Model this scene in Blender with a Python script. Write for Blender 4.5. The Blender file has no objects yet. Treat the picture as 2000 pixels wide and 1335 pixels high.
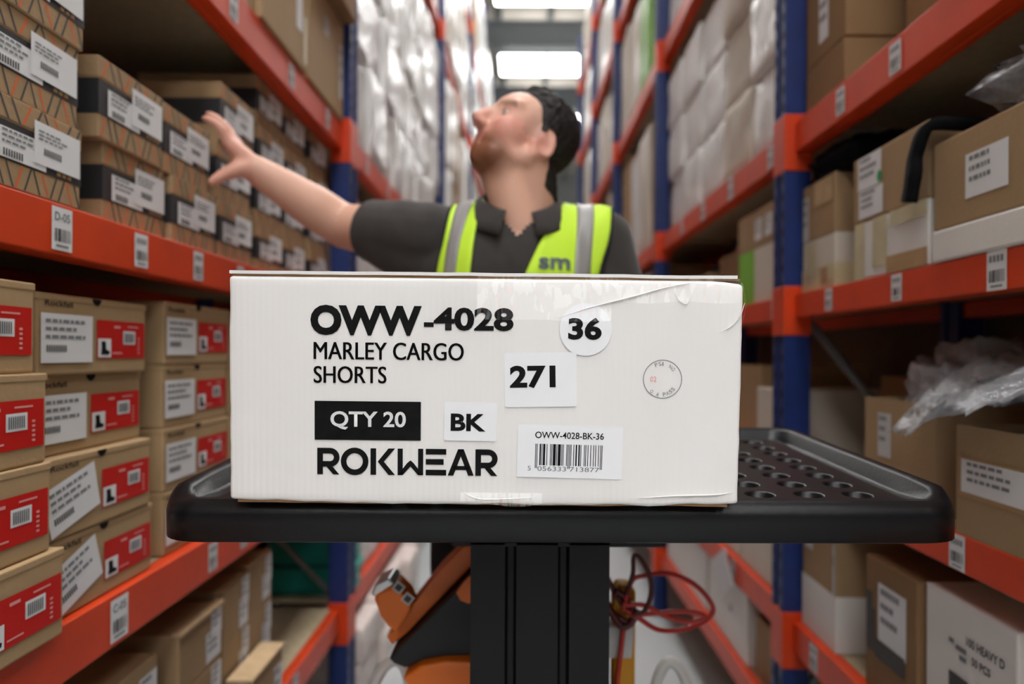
import bpy, bmesh, math, random
from mathutils import Vector, Matrix, noise
from mathutils.bvhtree import BVHTree
R = math.radians
random.seed(7)
SC = bpy.context.scene
COL = SC.collection

# ------------------------------------------------------------------ camera
CAMZ = 1.17          # heights are measured from the truck's standing platform
FLOOR = -.25
cam_d = bpy.data.cameras.new('camera')
cam = bpy.data.objects.new('camera', cam_d)
COL.objects.link(cam)
cam.location = (0, 0, CAMZ)
cam.rotation_euler = (Matrix.Rotation(R(90), 3, 'X') @ Matrix.Rotation(R(0.3), 3, 'Z')).to_euler()
cam_d.sensor_width = 36
cam_d.lens = 25.2
cam_d.shift_x = -0.011
cam_d.shift_y = 0.0113
cam_d.clip_start = 0.02
cam_d.dof.use_dof = True
cam_d.dof.focus_distance = 0.80
cam_d.dof.aperture_fstop = 2.5
SC.camera = cam
# ------------------------------------------------------------------ world, exposure
W = bpy.data.worlds.new('world')
SC.world = W
W.use_nodes = True
W.node_tree.nodes['Background'].inputs[0].default_value = (0.97, 0.985, 1.0, 1)
W.node_tree.nodes['Background'].inputs[1].default_value = 0.17
SC.view_settings.view_transform = 'Standard'
SC.view_settings.look = 'None'
SC.view_settings.exposure = 0.0
SC.view_settings.gamma = 1
SC.view_settings.use_curve_mapping = False
PANEL = 18.3          # radiance of the roof light panels


# ------------------------------------------------------------------ materials
def lin(h):
    h = h.lstrip('#')
    out = []
    for i in (0, 2, 4):
        c = int(h[i:i + 2], 16) / 255
        out.append(c / 12.92 if c <= .04045 else ((c + .055) / 1.055) ** 2.4)
    return (*out, 1)


MATS = {}


def mat(name, col, rough=.6, spec=.4, vary=0.0, vscale=8, bump=0.0, bscale=60, metal=0, stretch=(1, 1, 1), col2=None, sheen=0):
    m = bpy.data.materials.new(name)
    m.use_nodes = True
    nt = m.node_tree
    b = nt.nodes['Principled BSDF']
    c = lin(col)
    b.inputs['Base Color'].default_value = c
    b.inputs['Roughness'].default_value = rough
    b.inputs['Specular IOR Level'].default_value = spec
    b.inputs['Metallic'].default_value = metal
    if sheen:
        b.inputs['Sheen Weight'].default_value = sheen
    if vary or bump:
        tc = nt.nodes.new('ShaderNodeTexCoord')
        mp = nt.nodes.new('ShaderNodeMapping')
        mp.inputs['Scale'].default_value = stretch
        nt.links.new(tc.outputs['Object'], mp.inputs[0])
    if vary:
        n = nt.nodes.new('ShaderNodeTexNoise')
        n.inputs['Scale'].default_value = vscale
        n.inputs['Detail'].default_value = 5
        nt.links.new(mp.outputs[0], n.inputs[0])
        r = nt.nodes.new('ShaderNodeValToRGB')
        r.color_ramp.elements[0].position = .3
        r.color_ramp.elements[1].position = .7
        d = lin(col2) if col2 else tuple(x * (1 - vary) for x in c[:3]) + (1,)
        r.color_ramp.elements[0].color = d
        r.color_ramp.elements[1].color = c
        nt.links.new(n.outputs[0], r.inputs[0])
        nt.links.new(r.outputs[0], b.inputs['Base Color'])
    if bump:
        n2 = nt.nodes.new('ShaderNodeTexNoise')
        n2.inputs['Scale'].default_value = bscale
        n2.inputs['Detail'].default_value = 4
        nt.links.new(mp.outputs[0], n2.inputs[0])
        bp = nt.nodes.new('ShaderNodeBump')
        bp.inputs['Strength'].default_value = bump
        bp.inputs['Distance'].default_value = .02
        nt.links.new(n2.outputs[0], bp.inputs['Height'])
        nt.links.new(bp.outputs[0], b.inputs['Normal'])
    MATS[name] = m
    return m


mat('orange_paint', '#E04516', .42, .4, .18, 9)
mat('blue_paint', '#122E6E', .45, .5, .25, 14)
mat('kraft', '#AC8F6C', .75, .25, .14, 5, .08, 90)
mat('kraft_dark', '#957553', .78, .25, .16, 5, .08, 90)
mat('kraft_edge', '#CDB08A', .8, .2, .2, 30)
mat('kraft_pale', '#B2956F', .7, .3, .10, 6, .06, 80)
mat('tape_tan', '#B89468', .3, .5, .2, 12, .1, 40)
mat('tape_cream', '#D8CDA6', .35, .5, .25, 10, .15, 30)
mat('carton_white', '#E9E6E1', .55, .35, .05, 6, .05, 50)
mat('carton_cream', '#DAD2C4', .6, .3, .08, 6, .06, 50)
mat('film_white', '#F0F0EE', .26, .6, .10, 5, .55, 14, stretch=(1, 1, .25))
mat('film_warm', '#DBD3C5', .32, .6, .12, 5, .5, 14, stretch=(1, 1, .25))
mat('film_pink', '#D9C2BA', .35, .6, .4, 9, .6, 16, col2='#E6E3DD')
mat('film_green', '#7CC63F', .4, .5, .2, 6, .3, 16)
mat('green_card', '#86C93F', .5, .4, .08, 6)
mat('paper_white', '#E4E5E6', .55, .35, .03, 8)
mat('paper_grey', '#C6C6C4', .55, .35, .03, 8)
mat('print_grey', '#808387', .7, .2)
mat('print_black', '#060607', .6, .15, .35, 60, col2='#151515')
mat('print_red', '#C81812', .5, .35, .06, 6)
mat('print_pale', '#E79A97', .6, .3)
mat('band_black', '#2E2E31', .5, .4, .1, 9)
mat('line_orange', '#D9683A', .6, .3)
mat('line_dark', '#4B4A48', .6, .3)
mat('gold_print', '#A98558', .5, .4)
mat('chipboard', '#C9B899', .8, .2, .18, 40, .05, 80)
mat('light_block_dark', '#6E6253', .85, .1, .15, 20)  # for the added light-blocking sheets behind the racks
mat('steel_grey', '#8E9396', .4, .5, .1, 10, metal=.4)
mat('roof_sheet', '#E2DACE', .8, .2, .06, 3)
mat('roof_grey', '#9BA1A4', .6, .3, .05, 4)
mat('wall_paint', '#C9C9C6', .8, .2, .06, 2)
mat('tray_plastic', '#07090D', .36, .36, .15, 18, .03, 160)
mat('mast_black', '#0B0B0D', .5, .3, .1, 12)
mat('truck_orange', '#F07818', .45, .5, .12, 9)
mat('truck_black', '#1A1C1E', .5, .4, .1, 9)
mat('silver', '#C9CACB', .3, .6, metal=.7)
mat('tube_white', '#DEDDD8', .35, .5, .06, 9)
mat('strap_yellow', '#D99A22', .55, .4, .15, 9)
mat('cable_red', '#C2352C', .4, .5, .1, 20)
mat('cable_dark', '#5A1B1B', .45, .5, .1, 20)
mat('skin_plain', '#D8A790', .5, .4, .08, 12)
mat('shirt', '#3E3B39', .85, .15, .12, 30, .12, 300, sheen=.2)
mat('vest_yellow', '#CDF542', .6, .25, .06, 10, .08, 200)
mat('vest_grey', '#93918F', .4, .5, .06, 20)
mat('vest_logo', '#5E6670', .6, .3)
mat('piping', '#2A2F2C', .7, .2)
mat('trousers', '#26262A', .85, .15, .15, 20, .1, 200)
mat('boots', '#1B1918', .5, .4, .1, 20)
mat('hair', '#1F1A18', .55, .35, .35, 60, .6, 90)
mat('eye', '#B7A89E', .25, .5)
mat('iris', '#2E363D', .2, .6)
mat('cloth_black', '#101114', .9, .1, .2, 14, .4, 20)
mat('bag_grey', '#8D8F93', .2, .7, .6, 9, .8, 22, col2='#3C3E44')
mat('bag_clear', '#C2C4C8', .18, .7, .4, 8, .9, 24, col2='#85878B')
mat('teal', '#2FA394', .45, .4, .08, 8)
mat('teal_dark', '#1F6F66', .45, .4)
mat('green_dot', '#1FA05A', .5, .4)
mat('skin_dark', '#000000', .5)


def special_mats():
    # floor: pale sealed concrete
    m = mat('concrete', '#B4B9BA', .4, .45, .10, 1.6, .03, 30)
    # translucent tape
    m = bpy.data.materials.new('clear_film')
    m.use_nodes = True
    nt = m.node_tree
    nt.nodes.remove(nt.nodes['Principled BSDF'])
    out = nt.nodes['Material Output']
    tr = nt.nodes.new('ShaderNodeBsdfTransparent')
    gl = nt.nodes.new('ShaderNodeBsdfGlossy')
    gl.inputs['Roughness'].default_value = .07
    mx = nt.nodes.new('ShaderNodeAddShader')
    gl.inputs['Color'].default_value = (.16, .16, .16, 1)
    tc = nt.nodes.new('ShaderNodeTexCoord')
    mp = nt.nodes.new('ShaderNodeMapping')
    mp.inputs['Scale'].default_value = (3.2, 1, .9)
    no = nt.nodes.new('ShaderNodeTexNoise')
    no.inputs['Scale'].default_value = 22
    no.inputs['Detail'].default_value = 1.5
    bp = nt.nodes.new('ShaderNodeBump')
    bp.inputs['Strength'].default_value = 1
    bp.inputs['Distance'].default_value = .012
    nt.links.new(tc.outputs['Object'], mp.inputs[0])
    nt.links.new(mp.outputs[0], no.inputs[0])
    nt.links.new(no.outputs[0], bp.inputs['Height'])
    nt.links.new(bp.outputs[0], gl.inputs['Normal'])
    nt.links.new(tr.outputs[0], mx.inputs[0])
    nt.links.new(gl.outputs[0], mx.inputs[1])
    nt.links.new(mx.outputs[0], out.inputs[0])
    MATS['clear_film'] = m
    # roof light
    m = bpy.data.materials.new('light_panel')
    m.use_nodes = True
    b = m.node_tree.nodes['Principled BSDF']
    b.inputs['Base Color'].default_value = (.9, .9, .9, 1)
    b.inputs['Emission Color'].default_value = (1, .995, .985, 1)
    b.inputs['Emission Strength'].default_value = PANEL
    MATS['light_panel'] = m
    m = bpy.data.materials.new('added_roof_glow')  # glow added above the fixtures to lift the ceiling
    m.use_nodes = True
    b = m.node_tree.nodes['Principled BSDF']
    b.inputs['Emission Color'].default_value = (1, .995, .985, 1)
    b.inputs['Emission Strength'].default_value = 3.0
    MATS['added_roof_glow'] = m
    # crumpled see-through film
    m = mat('bag_film', '#A6A9AE', .14, .7, .25, 9, .8, 26)
    nt = m.node_tree
    b = nt.nodes['Principled BSDF']
    tr = nt.nodes.new('ShaderNodeBsdfTransparent')
    mx = nt.nodes.new('ShaderNodeMixShader')
    mx.inputs[0].default_value = .5
    nt.links.new(tr.outputs[0], mx.inputs[1])
    nt.links.new(b.outputs[0], mx.inputs[2])
    nt.links.new(mx.outputs[0], nt.nodes['Material Output'].inputs[0])
    mat('sticker_white', '#F3F5F8', .5, .35, .02, 8)
    # skin with beard, under-chin shade and blush painted on the skin itself (attribute)
    m = mat('skin', '#D9A890', .48, .4, 0, 1, .05, 150)
    nt = m.node_tree
    b = nt.nodes['Principled BSDF']
    at = nt.nodes.new('ShaderNodeAttribute')
    at.attribute_name = 'tint'
    nt.links.new(at.outputs['Color'], b.inputs['Base Color'])
    b.inputs['Subsurface Weight'].default_value = .12
    b.inputs['Subsurface Radius'].default_value = (.02, .008, .005)
    b.inputs['Subsurface Scale'].default_value = .5
    # big white carton board: faint flute lines
    m = mat('board_white', '#EFEEEC', .5, .35, .035, 7, 0)
    nt = m.node_tree
    b = nt.nodes['Principled BSDF']
    tc = nt.nodes.new('ShaderNodeTexCoord')
    wv = nt.nodes.new('ShaderNodeTexWave')
    wv.inputs['Scale'].default_value = 45
    wv.inputs['Distortion'].default_value = .6
    no = nt.nodes.new('ShaderNodeTexNoise')
    no.inputs['Scale'].default_value = 9
    ad = nt.nodes.new('ShaderNodeMath')
    ad.operation = 'MULTIPLY_ADD'
    ad.inputs[1].default_value = 6
    bp = nt.nodes.new('ShaderNodeBump')
    bp.inputs['Strength'].default_value = .05
    bp.inputs['Distance'].default_value = .002
    nt.links.new(tc.outputs['Object'], wv.inputs[0])
    nt.links.new(tc.outputs['Object'], no.inputs[0])
    nt.links.new(no.outputs[0], ad.inputs[0])
    nt.links.new(wv.outputs[1], ad.inputs[2])
    nt.links.new(ad.outputs[0], bp.inputs['Height'])
    nt.links.new(bp.outputs[0], b.inputs['Normal'])


special_mats()


# ------------------------------------------------------------------ object helpers
def link(name, me, m=None, parent=None, loc=None, rot=None):
    if m:
        me.materials.clear()
        me.materials.append(MATS[m])
    o = bpy.data.objects.new(name, me)
    COL.objects.link(o)
    if parent:
        o.parent = parent
    if loc is not None:
        o.location = loc
    if rot is not None:
        o.rotation_euler = rot
    return o


def tag(o, label, cat, group=None):
    o['label'] = label
    o['category'] = cat
    if group:
        o['group'] = group
    return o


def thing(name, label, cat, loc=(0, 0, 0), rot=(0, 0, 0), group=None):
    o = bpy.data.objects.new(name, None)
    o.empty_display_size = .05
    COL.objects.link(o)
    o.location = loc
    o.rotation_euler = rot
    return tag(o, label, cat, group)


def struct(name, me, m, **k):
    o = link(name, me, m, **k)
    o['kind'] = 'structure'
    return o


def mesh_from(bm, name='m', smooth=False):
    me = bpy.data.meshes.new(name)
    bmesh.ops.recalc_face_normals(bm, faces=bm.faces)
    bm.to_mesh(me)
    bm.free()
    if smooth:
        for p in me.polygons:
            p.use_smooth = True
    return me


def pydata(vs, fs, smooth=False):
    me = bpy.data.meshes.new('m')
    me.from_pydata([tuple(v) for v in vs], [], fs)
    me.update()
    if smooth:
        for p in me.polygons:
            p.use_smooth = True
    return me


def add_box(bm, x0, x1, y0, y1, z0, z1, M=None):
    vs = [Vector((x, y, z)) for x in (x0, x1) for y in (y0, y1) for z in (z0, z1)]
    if M:
        vs = [M @ v for v in vs]
    v = [bm.verts.new(p) for p in vs]
    for f in ((0, 1, 3, 2), (4, 6, 7, 5), (0, 4, 5, 1), (2, 3, 7, 6), (0, 2, 6, 4), (1, 5, 7, 3)):
        bm.faces.new([v[i] for i in f])
    return v


_cache = {}


def box_me(w, d, h, bev=.003, seg=2):
    """box centred in x,y, standing on z=0"""
    k = ('box', round(w, 4), round(d, 4), round(h, 4), bev, seg)
    if k not in _cache:
        bm = bmesh.new()
        add_box(bm, -w / 2, w / 2, -d / 2, d / 2, 0, h)
        if bev:
            bmesh.ops.bevel(bm, geom=bm.edges[:], offset=bev, segments=seg, affect='EDGES', profile=.5)
        _cache[k] = mesh_from(bm)
    return _cache[k].copy() if False else _cache[k]


def boxes_me(lst, bev=0):
    bm = bmesh.new()
    for b in lst:
        add_box(bm, *b)
    if bev:
        bmesh.ops.bevel(bm, geom=bm.edges[:], offset=bev, segments=2, affect='EDGES', profile=.5)
    return mesh_from(bm)


def prism_me(poly, y0, y1, bev=0):
    """extrude an x,z outline from y0 to y1"""
    bm = bmesh.new()
    a = [bm.verts.new((x, y0, z)) for x, z in poly]
    b = [bm.verts.new((x, y1, z)) for x, z in poly]
    n = len(poly)
    bm.faces.new(a)
    bm.faces.new(b[::-1])
    for i in range(n):
        bm.faces.new((a[i], b[i], b[(i + 1) % n], a[(i + 1) % n]))
    if bev:
        bmesh.ops.bevel(bm, geom=bm.edges[:], offset=bev, segments=2, affect='EDGES', profile=.5)
    return mesh_from(bm)


def tube_me(pts, r, n=10, cap=True):
    pts = [Vector(p) for p in pts]
    vs, fs = [], []
    up = Vector((0, 0, 1))
    prev = None
    for i, p in enumerate(pts):
        t = (pts[min(i + 1, len(pts) - 1)] - pts[max(i - 1, 0)]).normalized()
        if prev is None:
            a = t.orthogonal().normalized()
        else:
            a = (prev - t * prev.dot(t)).normalized()
        prev = a
        b = t.cross(a)
        rr = r[i] if isinstance(r, (list, tuple)) else r
        for k in range(n):
            an = 2 * math.pi * k / n
            vs.append(p + (a * math.cos(an) + b * math.sin(an)) * rr)
    for i in range(len(pts) - 1):
        for k in range(n):
            fs.append((i * n + k, i * n + (k + 1) % n, (i + 1) * n + (k + 1) % n, (i + 1) * n + k))
    if cap:
        fs.append(tuple(range(n))[::-1])
        fs.append(tuple(range((len(pts) - 1) * n, len(pts) * n)))
    return pydata(vs, fs, True)


def spline(ctrl, n=12, closed=False):
    P = [Vector(p) for p in ctrl]
    out = []
    m = len(P)
    rng = range(m if closed else m - 1)
    for i in rng:
        g = (lambda j: P[j % m]) if closed else (lambda j: P[max(0, min(m - 1, j))])
        p0, p1, p2, p3 = g(i - 1), g(i), g(i + 1), g(i + 2)
        for k in range(n):
            t = k / n
            out.append(.5 * ((2 * p1) + (p2 - p0) * t + (2 * p0 - 5 * p1 + 4 * p2 - p3) * t * t + (3 * p1 - p0 - 3 * p2 + p3) * t ** 3))
    if not closed:
        out.append(P[-1])
    return out


def blob_me(rx, ry, rz, amp=.15, freq=5, seed=0, seg=28, rings=18, flat=None):
    """lumpy closed form, base resting on z=0"""
    bm = bmesh.new()
    bmesh.ops.create_uvsphere(bm, u_segments=seg, v_segments=rings, radius=1)
    o = Vector((seed * 3.1, seed * 1.7, seed))
    for v in bm.verts:
        n = v.co.normalized()
        k = 1 + amp * noise.noise(n * freq * .5 + o) + amp * .6 * noise.noise(n * freq + o) + amp * .35 * noise.noise(n * freq * 2.3 + o)
        p = Vector((n.x, n.y, n.z))
        q = .55                                     # squarer than a ball
        p = Vector([math.copysign(abs(c) ** q, c) for c in p]) if flat else p
        v.co = Vector((p.x * rx * k, p.y * ry * k, p.z * rz * k))
    zmin = -rz * .8
    for v in bm.verts:
        v.co.z = max(v.co.z, zmin) - zmin
    return mesh_from(bm, smooth=True)


_tc = {}


def text_me(s, w, h, off=0.0, key=None):
    """flat lettering filling w x h in the x,z plane, lower left at 0,0, facing -y"""
    k = (s, round(w, 5), round(h, 5), off)
    if k in _tc:
        return _tc[k]
    cu = bpy.data.curves.new('t', 'FONT')
    cu.body = s
    cu.size = 1
    cu.offset = off
    cu.resolution_u = 4
    o = bpy.data.objects.new('t', cu)
    COL.objects.link(o)
    dg = bpy.context.evaluated_depsgraph_get()
    me = bpy.data.meshes.new_from_object(o.evaluated_get(dg))
    bpy.data.objects.remove(o)
    bpy.data.curves.remove(cu)
    xs = [v.co.x for v in me.vertices]
    ys = [v.co.y for v in me.vertices]
    x0, x1, y0, y1 = min(xs), max(xs), min(ys), max(ys)
    for v in me.vertices:
        v.co = ((v.co.x - x0) / (x1 - x0) * w, 0, (v.co.y - y0) / (y1 - y0) * h)
    me.update()
    _tc[k] = me
    return me


def quads_me(rects, y=0.0, th=0.0):
    """flat rectangles (x0,z0,x1,z1) in the x,z plane facing -y"""
    vs, fs = [], []
    for r in rects:
        n = len(vs)
        if not isinstance(r[0], tuple):
            x0, z0, x1, z1 = r
            vs += [(x0, y, z0), (x1, y, z0), (x1, y, z1), (x0, y, z1)]
            fs.append((n, n + 1, n + 2, n + 3))
        else:
            vs += [(a, y, b) for a, b in r]
            fs.append(tuple(range(n, n + len(r))))
    return pydata(vs, fs)


def ean_bars(code):
    L = ['0001101', '0011001', '0010011', '0111101', '0100011', '0110001', '0101111', '0111011', '0110111', '0001011']
    P = ['LLLLLL', 'LLGLGG', 'LLGGLG', 'LLGGGL', 'LGLLGG', 'LGGLLG', 'LGGGLL', 'LGLGLG', 'LGLGGL', 'LGGLGL'][int(code[0])]
    s = '101'
    for c, p in zip(code[1:7], P):
        l = L[int(c)]
        s += l if p == 'L' else ''.join('1' if ch == '0' else '0' for ch in l)[::-1]
    s += '01010'
    for c in code[7:]:
        s += ''.join('1' if ch == '0' else '0' for ch in L[int(c)])
    s += '101'
    return s


BARS = ean_bars('5056333713877')


def bars_me(w, h, long=0):
    k = ('bars', round(w, 4), round(h, 4), long)
    if k in _cache:
        return _cache[k]
    u = w / len(BARS)
    rects = []
    i = 0
    while i < len(BARS):
        if BARS[i] == '1':
            j = i
            while j < len(BARS) and BARS[j] == '1':
                j += 1
            g = i < 3 or i > 91 or 45 <= i < 50
            rects.append((i * u, -long if g else 0, j * u, h))
            i = j
        else:
            i += 1
    _cache[k] = quads_me(rects)
    return _cache[k]


def multi_quads(items):
    """items: (material, list of rects/polys, y) -> one flat printed mesh facing -y"""
    vs, fs, mi, names = [], [], [], []
    for m, rects, y in items:
        if m not in names:
            names.append(m)
        for r in rects:
            n = len(vs)
            if not isinstance(r[0], tuple):
                x0, z0, x1, z1 = r
                q = [(x0, z0), (x1, z0), (x1, z1), (x0, z1)]
            else:
                q = r
            vs += [(a, y, b) for a, b in q]
            fs.append(tuple(range(n, n + len(q))))
            mi.append(names.index(m))
    me = pydata(vs, fs)
    for n in names:
        me.materials.append(MATS[n])
    for p, i in zip(me.polygons, mi):
        p.material_index = i
    return me


def paste(me_list):
    """join (mesh, matname, dx, dz, y) flat prints into one multi material mesh"""
    vs, fs, mi, names = [], [], [], []
    for me, m, dx, dz, y in me_list:
        if m is None:
            loc = [x.name for x in me.materials]
        else:
            loc = [m]
        for x in loc:
            if x not in names:
                names.append(x)
        n = len(vs)
        vs += [(v.co.x + dx, v.co.y + y, v.co.z + dz) for v in me.vertices]
        for p in me.polygons:
            fs.append(tuple(i + n for i in p.vertices))
            mi.append(names.index(loc[p.material_index] if m is None else m))
    me = pydata(vs, fs)
    for n in names:
        me.materials.append(MATS[n])
    for p, i in zip(me.polygons, mi):
        p.material_index = i
    return me


# ------------------------------------------------------------------ the hall
def hall():
    bm = bmesh.new()
    add_box(bm, -14, 14, -16, 30, FLOOR - .1, FLOOR)
    struct('floor', mesh_from(bm), 'concrete')
    bm = bmesh.new()
    add_box(bm, -14, 14, -16, 30, 8.6, 8.7)
    struct('ceiling', mesh_from(bm), 'roof_sheet')
    bm = bmesh.new()
    add_box(bm, -14, 14, 30, 30.2, FLOOR, 8.6)
    struct('wall_back', mesh_from(bm), 'wall_paint')
    n = 1
    for x in (-2.6, -1.6, -.55, .55, 1.65, 2.7):
        struct('trim_%d' % n, boxes_me([(x - .05, x + .05, -16, 30, 8.42, 8.6)]), 'roof_grey')
        n += 1
    for y in (-4, 2.5, 9, 15.4, 19.2, 24):
        struct('trim_%d' % n, boxes_me([(-14, 14, y - .09, y + .09, 7.78, 8.22), (-14, 14, y - .16, y + .16, 7.74, 7.78), (-14, 14, y - .16, y + .16, 8.22, 8.26)]), 'roof_grey')
        n += 1
    k = 0
    words = ['far end of the aisle, above the head of the person', 'above the steel beam at the top of the picture']
    spots = [(.48, y) for y in (-.7, 2.6, 5.95, 9.3, 12.67, 16.0, 19.9, 23.3)]
    spots += [(x, y) for y in (-2.7, -6.1, -9.5, -12.9) for x in (-3.0, .48, 3.96)]  # unseen rows added behind the camera to light the carton front
    for lx, y in spots:
        if y == 16.0:
            lb = 'bright white roof light panel at far end of the aisle above the head'
        elif y == 12.67:
            lb = 'white roof light panel cut by the top edge of the picture'
        elif y > -1:
            lb = 'white roof light panel in the row above the aisle, outside the picture'
        else:
            lb = 'added roof light panel %s, unseen behind the camera, to brighten the carton' % {-3.0: 'of the left row', .48: 'of the middle row', 3.96: 'of the right row'}[lx]
        t = thing('ceiling_light', lb, 'light', (lx, y, 7.6), group='roof lights over the aisle')
        link('housing', box_me(2.12, 1.14, .05, .01, 1), 'steel_grey', t, (0, 0, .01))
        link('added_roof_glow', box_me(1.9, .9, .012, .003, 1), 'added_roof_glow', t, (0, 0, .061))  # glowing top plate added to brighten the roof sheet
        for s in (-.52, .52):
            link('diffuser', box_me(1.0, 1.06, .03, .01, 1), 'light_panel', t, (s, 0, -.02))
        for s in (-.8, .8):
            link('hanger', boxes_me([(s - .01, s + .01, -.01, .01, .05, 1.0)]), 'steel_grey', t)


hall()


# ------------------------------------------------------------------ racks
def loc_label_me(txt=None, w=.05, h=.07):
    k = ('loc', txt, w)
    if k in _cache:
        return _cache[k]
    items = [(multi_quads([('paper_white', [(0, 0, w, h)], 0)]), None, -w / 2, -h / 2, 0)]
    if txt:
        items.append((text_me(txt, w * .74, h * .2, .02), 'print_grey', -w * .37, h * .18, -.0006))
    else:
        items.append((quads_me([(-w * .36 + i * w * .19, h * .2, -w * .36 + i * w * .19 + w * .13, h * .36) for i in range(4)]), 'print_grey', 0, 0, -.0006))
    items.append((bars_me(w * .78, h * .3), 'print_black', -w * .39, -h * .3, -.0006))
    items.append((quads_me([(-w * .3, -h * .42, w * .3, -h * .37)]), 'print_grey', 0, 0, -.0006))
    me = paste(items)
    me_solid = me
    _cache[k] = me_solid
    return me_solid


RACKTOP = {}


def rack(label, side, xf, depth, posts, bays, top, labels, protr, postw, postd):
    """side -1: the rack stands left of the aisle, +1: right"""
    t = thing('storage_rack', label, 'rack', (0, 0, 0))
    def X(a):                       # a = distance behind the front plane
        return side * (xf + a)
    def bx(a0, a1, y0, y1, z0, z1):
        p, q = sorted((X(a0), X(a1)))
        return (p, q, y0, y1, z0, z1)
    for i, y in enumerate(posts):
        for a in (-protr, depth - .07):
            lip = .012
            # open channel section: web and two flanges plus returned lips
            o = link('post', boxes_me([bx(a, a + postw, y - postd / 2, y + postd / 2, FLOOR + .012, top),
                                       bx(a - .006, a, y - postd / 2, y - postd / 2 + .028, FLOOR + .012, top),
                                       bx(a - .006, a, y + postd / 2 - .028, y + postd / 2, FLOOR + .012, top)]), 'blue_paint', t)
            if a < 0 and i < 4:
                s = []
                zz = FLOOR + .1
                while zz < min(top, 3.4):
                    s.append(bx(a - .0068, a - .0064, y - postd / 2 + .008, y - postd / 2 + .019, zz, zz + .022))
                    s.append(bx(a - .0068, a - .0064, y + postd / 2 - .019, y + postd / 2 - .008, zz, zz + .022))
                    zz += .05
                so = link('slots', boxes_me(s), 'print_black', o)
                so['kind'] = 'stuff'
            link('foot_plate', boxes_me([bx(a - .03, a + postw + .03, y - .08, y + .08, FLOOR, FLOOR + .012)]), 'steel_grey', t)
        # cross brace of the upright frame
        pts = []
        z = .2
        f = 0
        while z < min(top, 6) - .6:
            a0, a1 = (.03, depth - .05) if f == 0 else (depth - .05, .03)
            link('brace', tube_me([(X(a0), y, z), (X(a1), y, z + .55)], .012, 6), 'steel_grey', t)
            z += .55
            f = 1 - f
    for i in range(len(posts) - 1):
        y0, y1 = posts[i], posts[i + 1]
        for (z, bh) in bays[min(i, len(bays) - 1)]:
            # front beam with a stepped ledge, back beam, connectors, deck boards
            b = link('beam', boxes_me([bx(0, .035, y0 + postd / 2, y1 - postd / 2, z - bh, z - .001), bx(.035, .055, y0 + postd / 2, y1 - postd / 2, z - bh, z - .022)], .002), 'orange_paint', t)
            link('beam', boxes_me([bx(depth - .04, depth, y0 + postd / 2, y1 - postd / 2, z - bh, z - .001), bx(depth - .06, depth - .04, y0 + postd / 2, y1 - postd / 2, z - bh, z - .022)]), 'orange_paint', t)
            for (ly, tx, w) in labels.get((i, z), []):
                lo = link('location_label', loc_label_me(tx, w, w * 1.35), None, b, (X(0) - side * .0012, ly, z - bh / 2), (0, 0, R(90) if side < 0 else R(-90)))
            for py in (y0, y1):
                if py == y0 and i > 0 and any(abs(z - q[0]) < .02 for q in bays[min(i - 1, len(bays) - 1)]):
                    continue
                link('connector', boxes_me([bx(-protr - .008, -protr + postw + .003, py - postd / 2 - .004, py + postd / 2 + .004, z - bh - .05, z + .022)], .003), 'orange_paint', t)
            nb = max(2, round((y1 - y0) / .8))
            L = (y1 - y0) - .1
            for j in range(nb):
                link('deck_board', boxes_me([bx(.036, depth - .042, y0 + .05 + j * L / nb + .001, y0 + .05 + (j + 1) * L / nb - .001, z - .02, z - .002)]), 'chipboard', t)
    return t


XL, XR = .70, .75
DL, DR = .62, .53
LP = [-.42, 2.82, 6.0, 9.2, 12.4, 15.6]
RP = [.13, 2.03, 3.95, 5.85, 7.75, 9.65]
LB0 = [(.185, .09), (.753, .09), (1.393, .078), (2.05, .1), (2.95, .1)]
LB1 = [(.185, .09), (.753, .09), (1.393, .078), (2.05, .1), (3.92, .1), (5.4, .1)]
RB0 = [(.435, .085), (.865, .065), (1.339, .065), (1.815, .085), (2.86, .1)]
RB1 = [(.1, .08), (.45, .085), (.865, .065), (1.339, .065), (1.815, .085), (2.86, .1), (3.85, .1), (4.8, .1)]
LLAB = {(0, 1.393): [(1.085, 'D-05', .048), (1.31, None, .045), (1.54, None, .045), (1.77, None, .04), (2.1, None, .04)],
        (0, .753): [(1.245, 'C-05', .054), (1.62, None, .046), (1.80, None, .04)],
        (0, .185): [(2.22, None, .05)],
        (0, 2.05): [(1.72, None, .05), (2.15, None, .05), (2.55, None, .05)],
        (1, 2.05): [(3.2, None, .05), (3.7, None, .05)]}
RLAB = {(0, 1.339): [(1.135, None, .048), (1.44, None, .04), (1.76, None, .04)],
        (0, 1.815): [(1.45, None, .046), (1.70, None, .046)],
        (0, .865): [(1.235, None, .045)],
        (0, .435): [(1.84, None, .05)],
        (1, 1.815): [(2.18, None, .05), (2.6, None, .06), (3.0, None, .06), (3.4, None, .05)],
        (1, 1.339): [(2.14, None, .045)],
        (1, .45): [(2.55, None, .05)]}
rack('tall orange and blue storage rack on the left, holding shoe and boot boxes', -1, XL, DL, LP, [LB0, LB1], 7.2, LLAB, .024, .067, .125)
rack('orange and blue storage rack on the right, holding mixed cartons and bags', 1, XR, DR, RP, [RB0, RB1], 5.45, RLAB, .022, .067, .085)


def pt(px, py, d):
    """measured position -> metres (camera at the origin of x,y)"""
    return Vector(((px - 1022) * d / 1400, d, CAMZ - (py - 690) * d / 1400))


TILT = R(2.4)
# ------------------------------------------------------------------ the big white carton
CW, CD, CH = .571, .37, .2590
carton = thing('shipping_carton', 'white shipping carton printed with black lettering, lying on the black tray', 'carton',
               (-.0428, .803, 1.0008), (TILT, R(.3), R(.1)))


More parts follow.
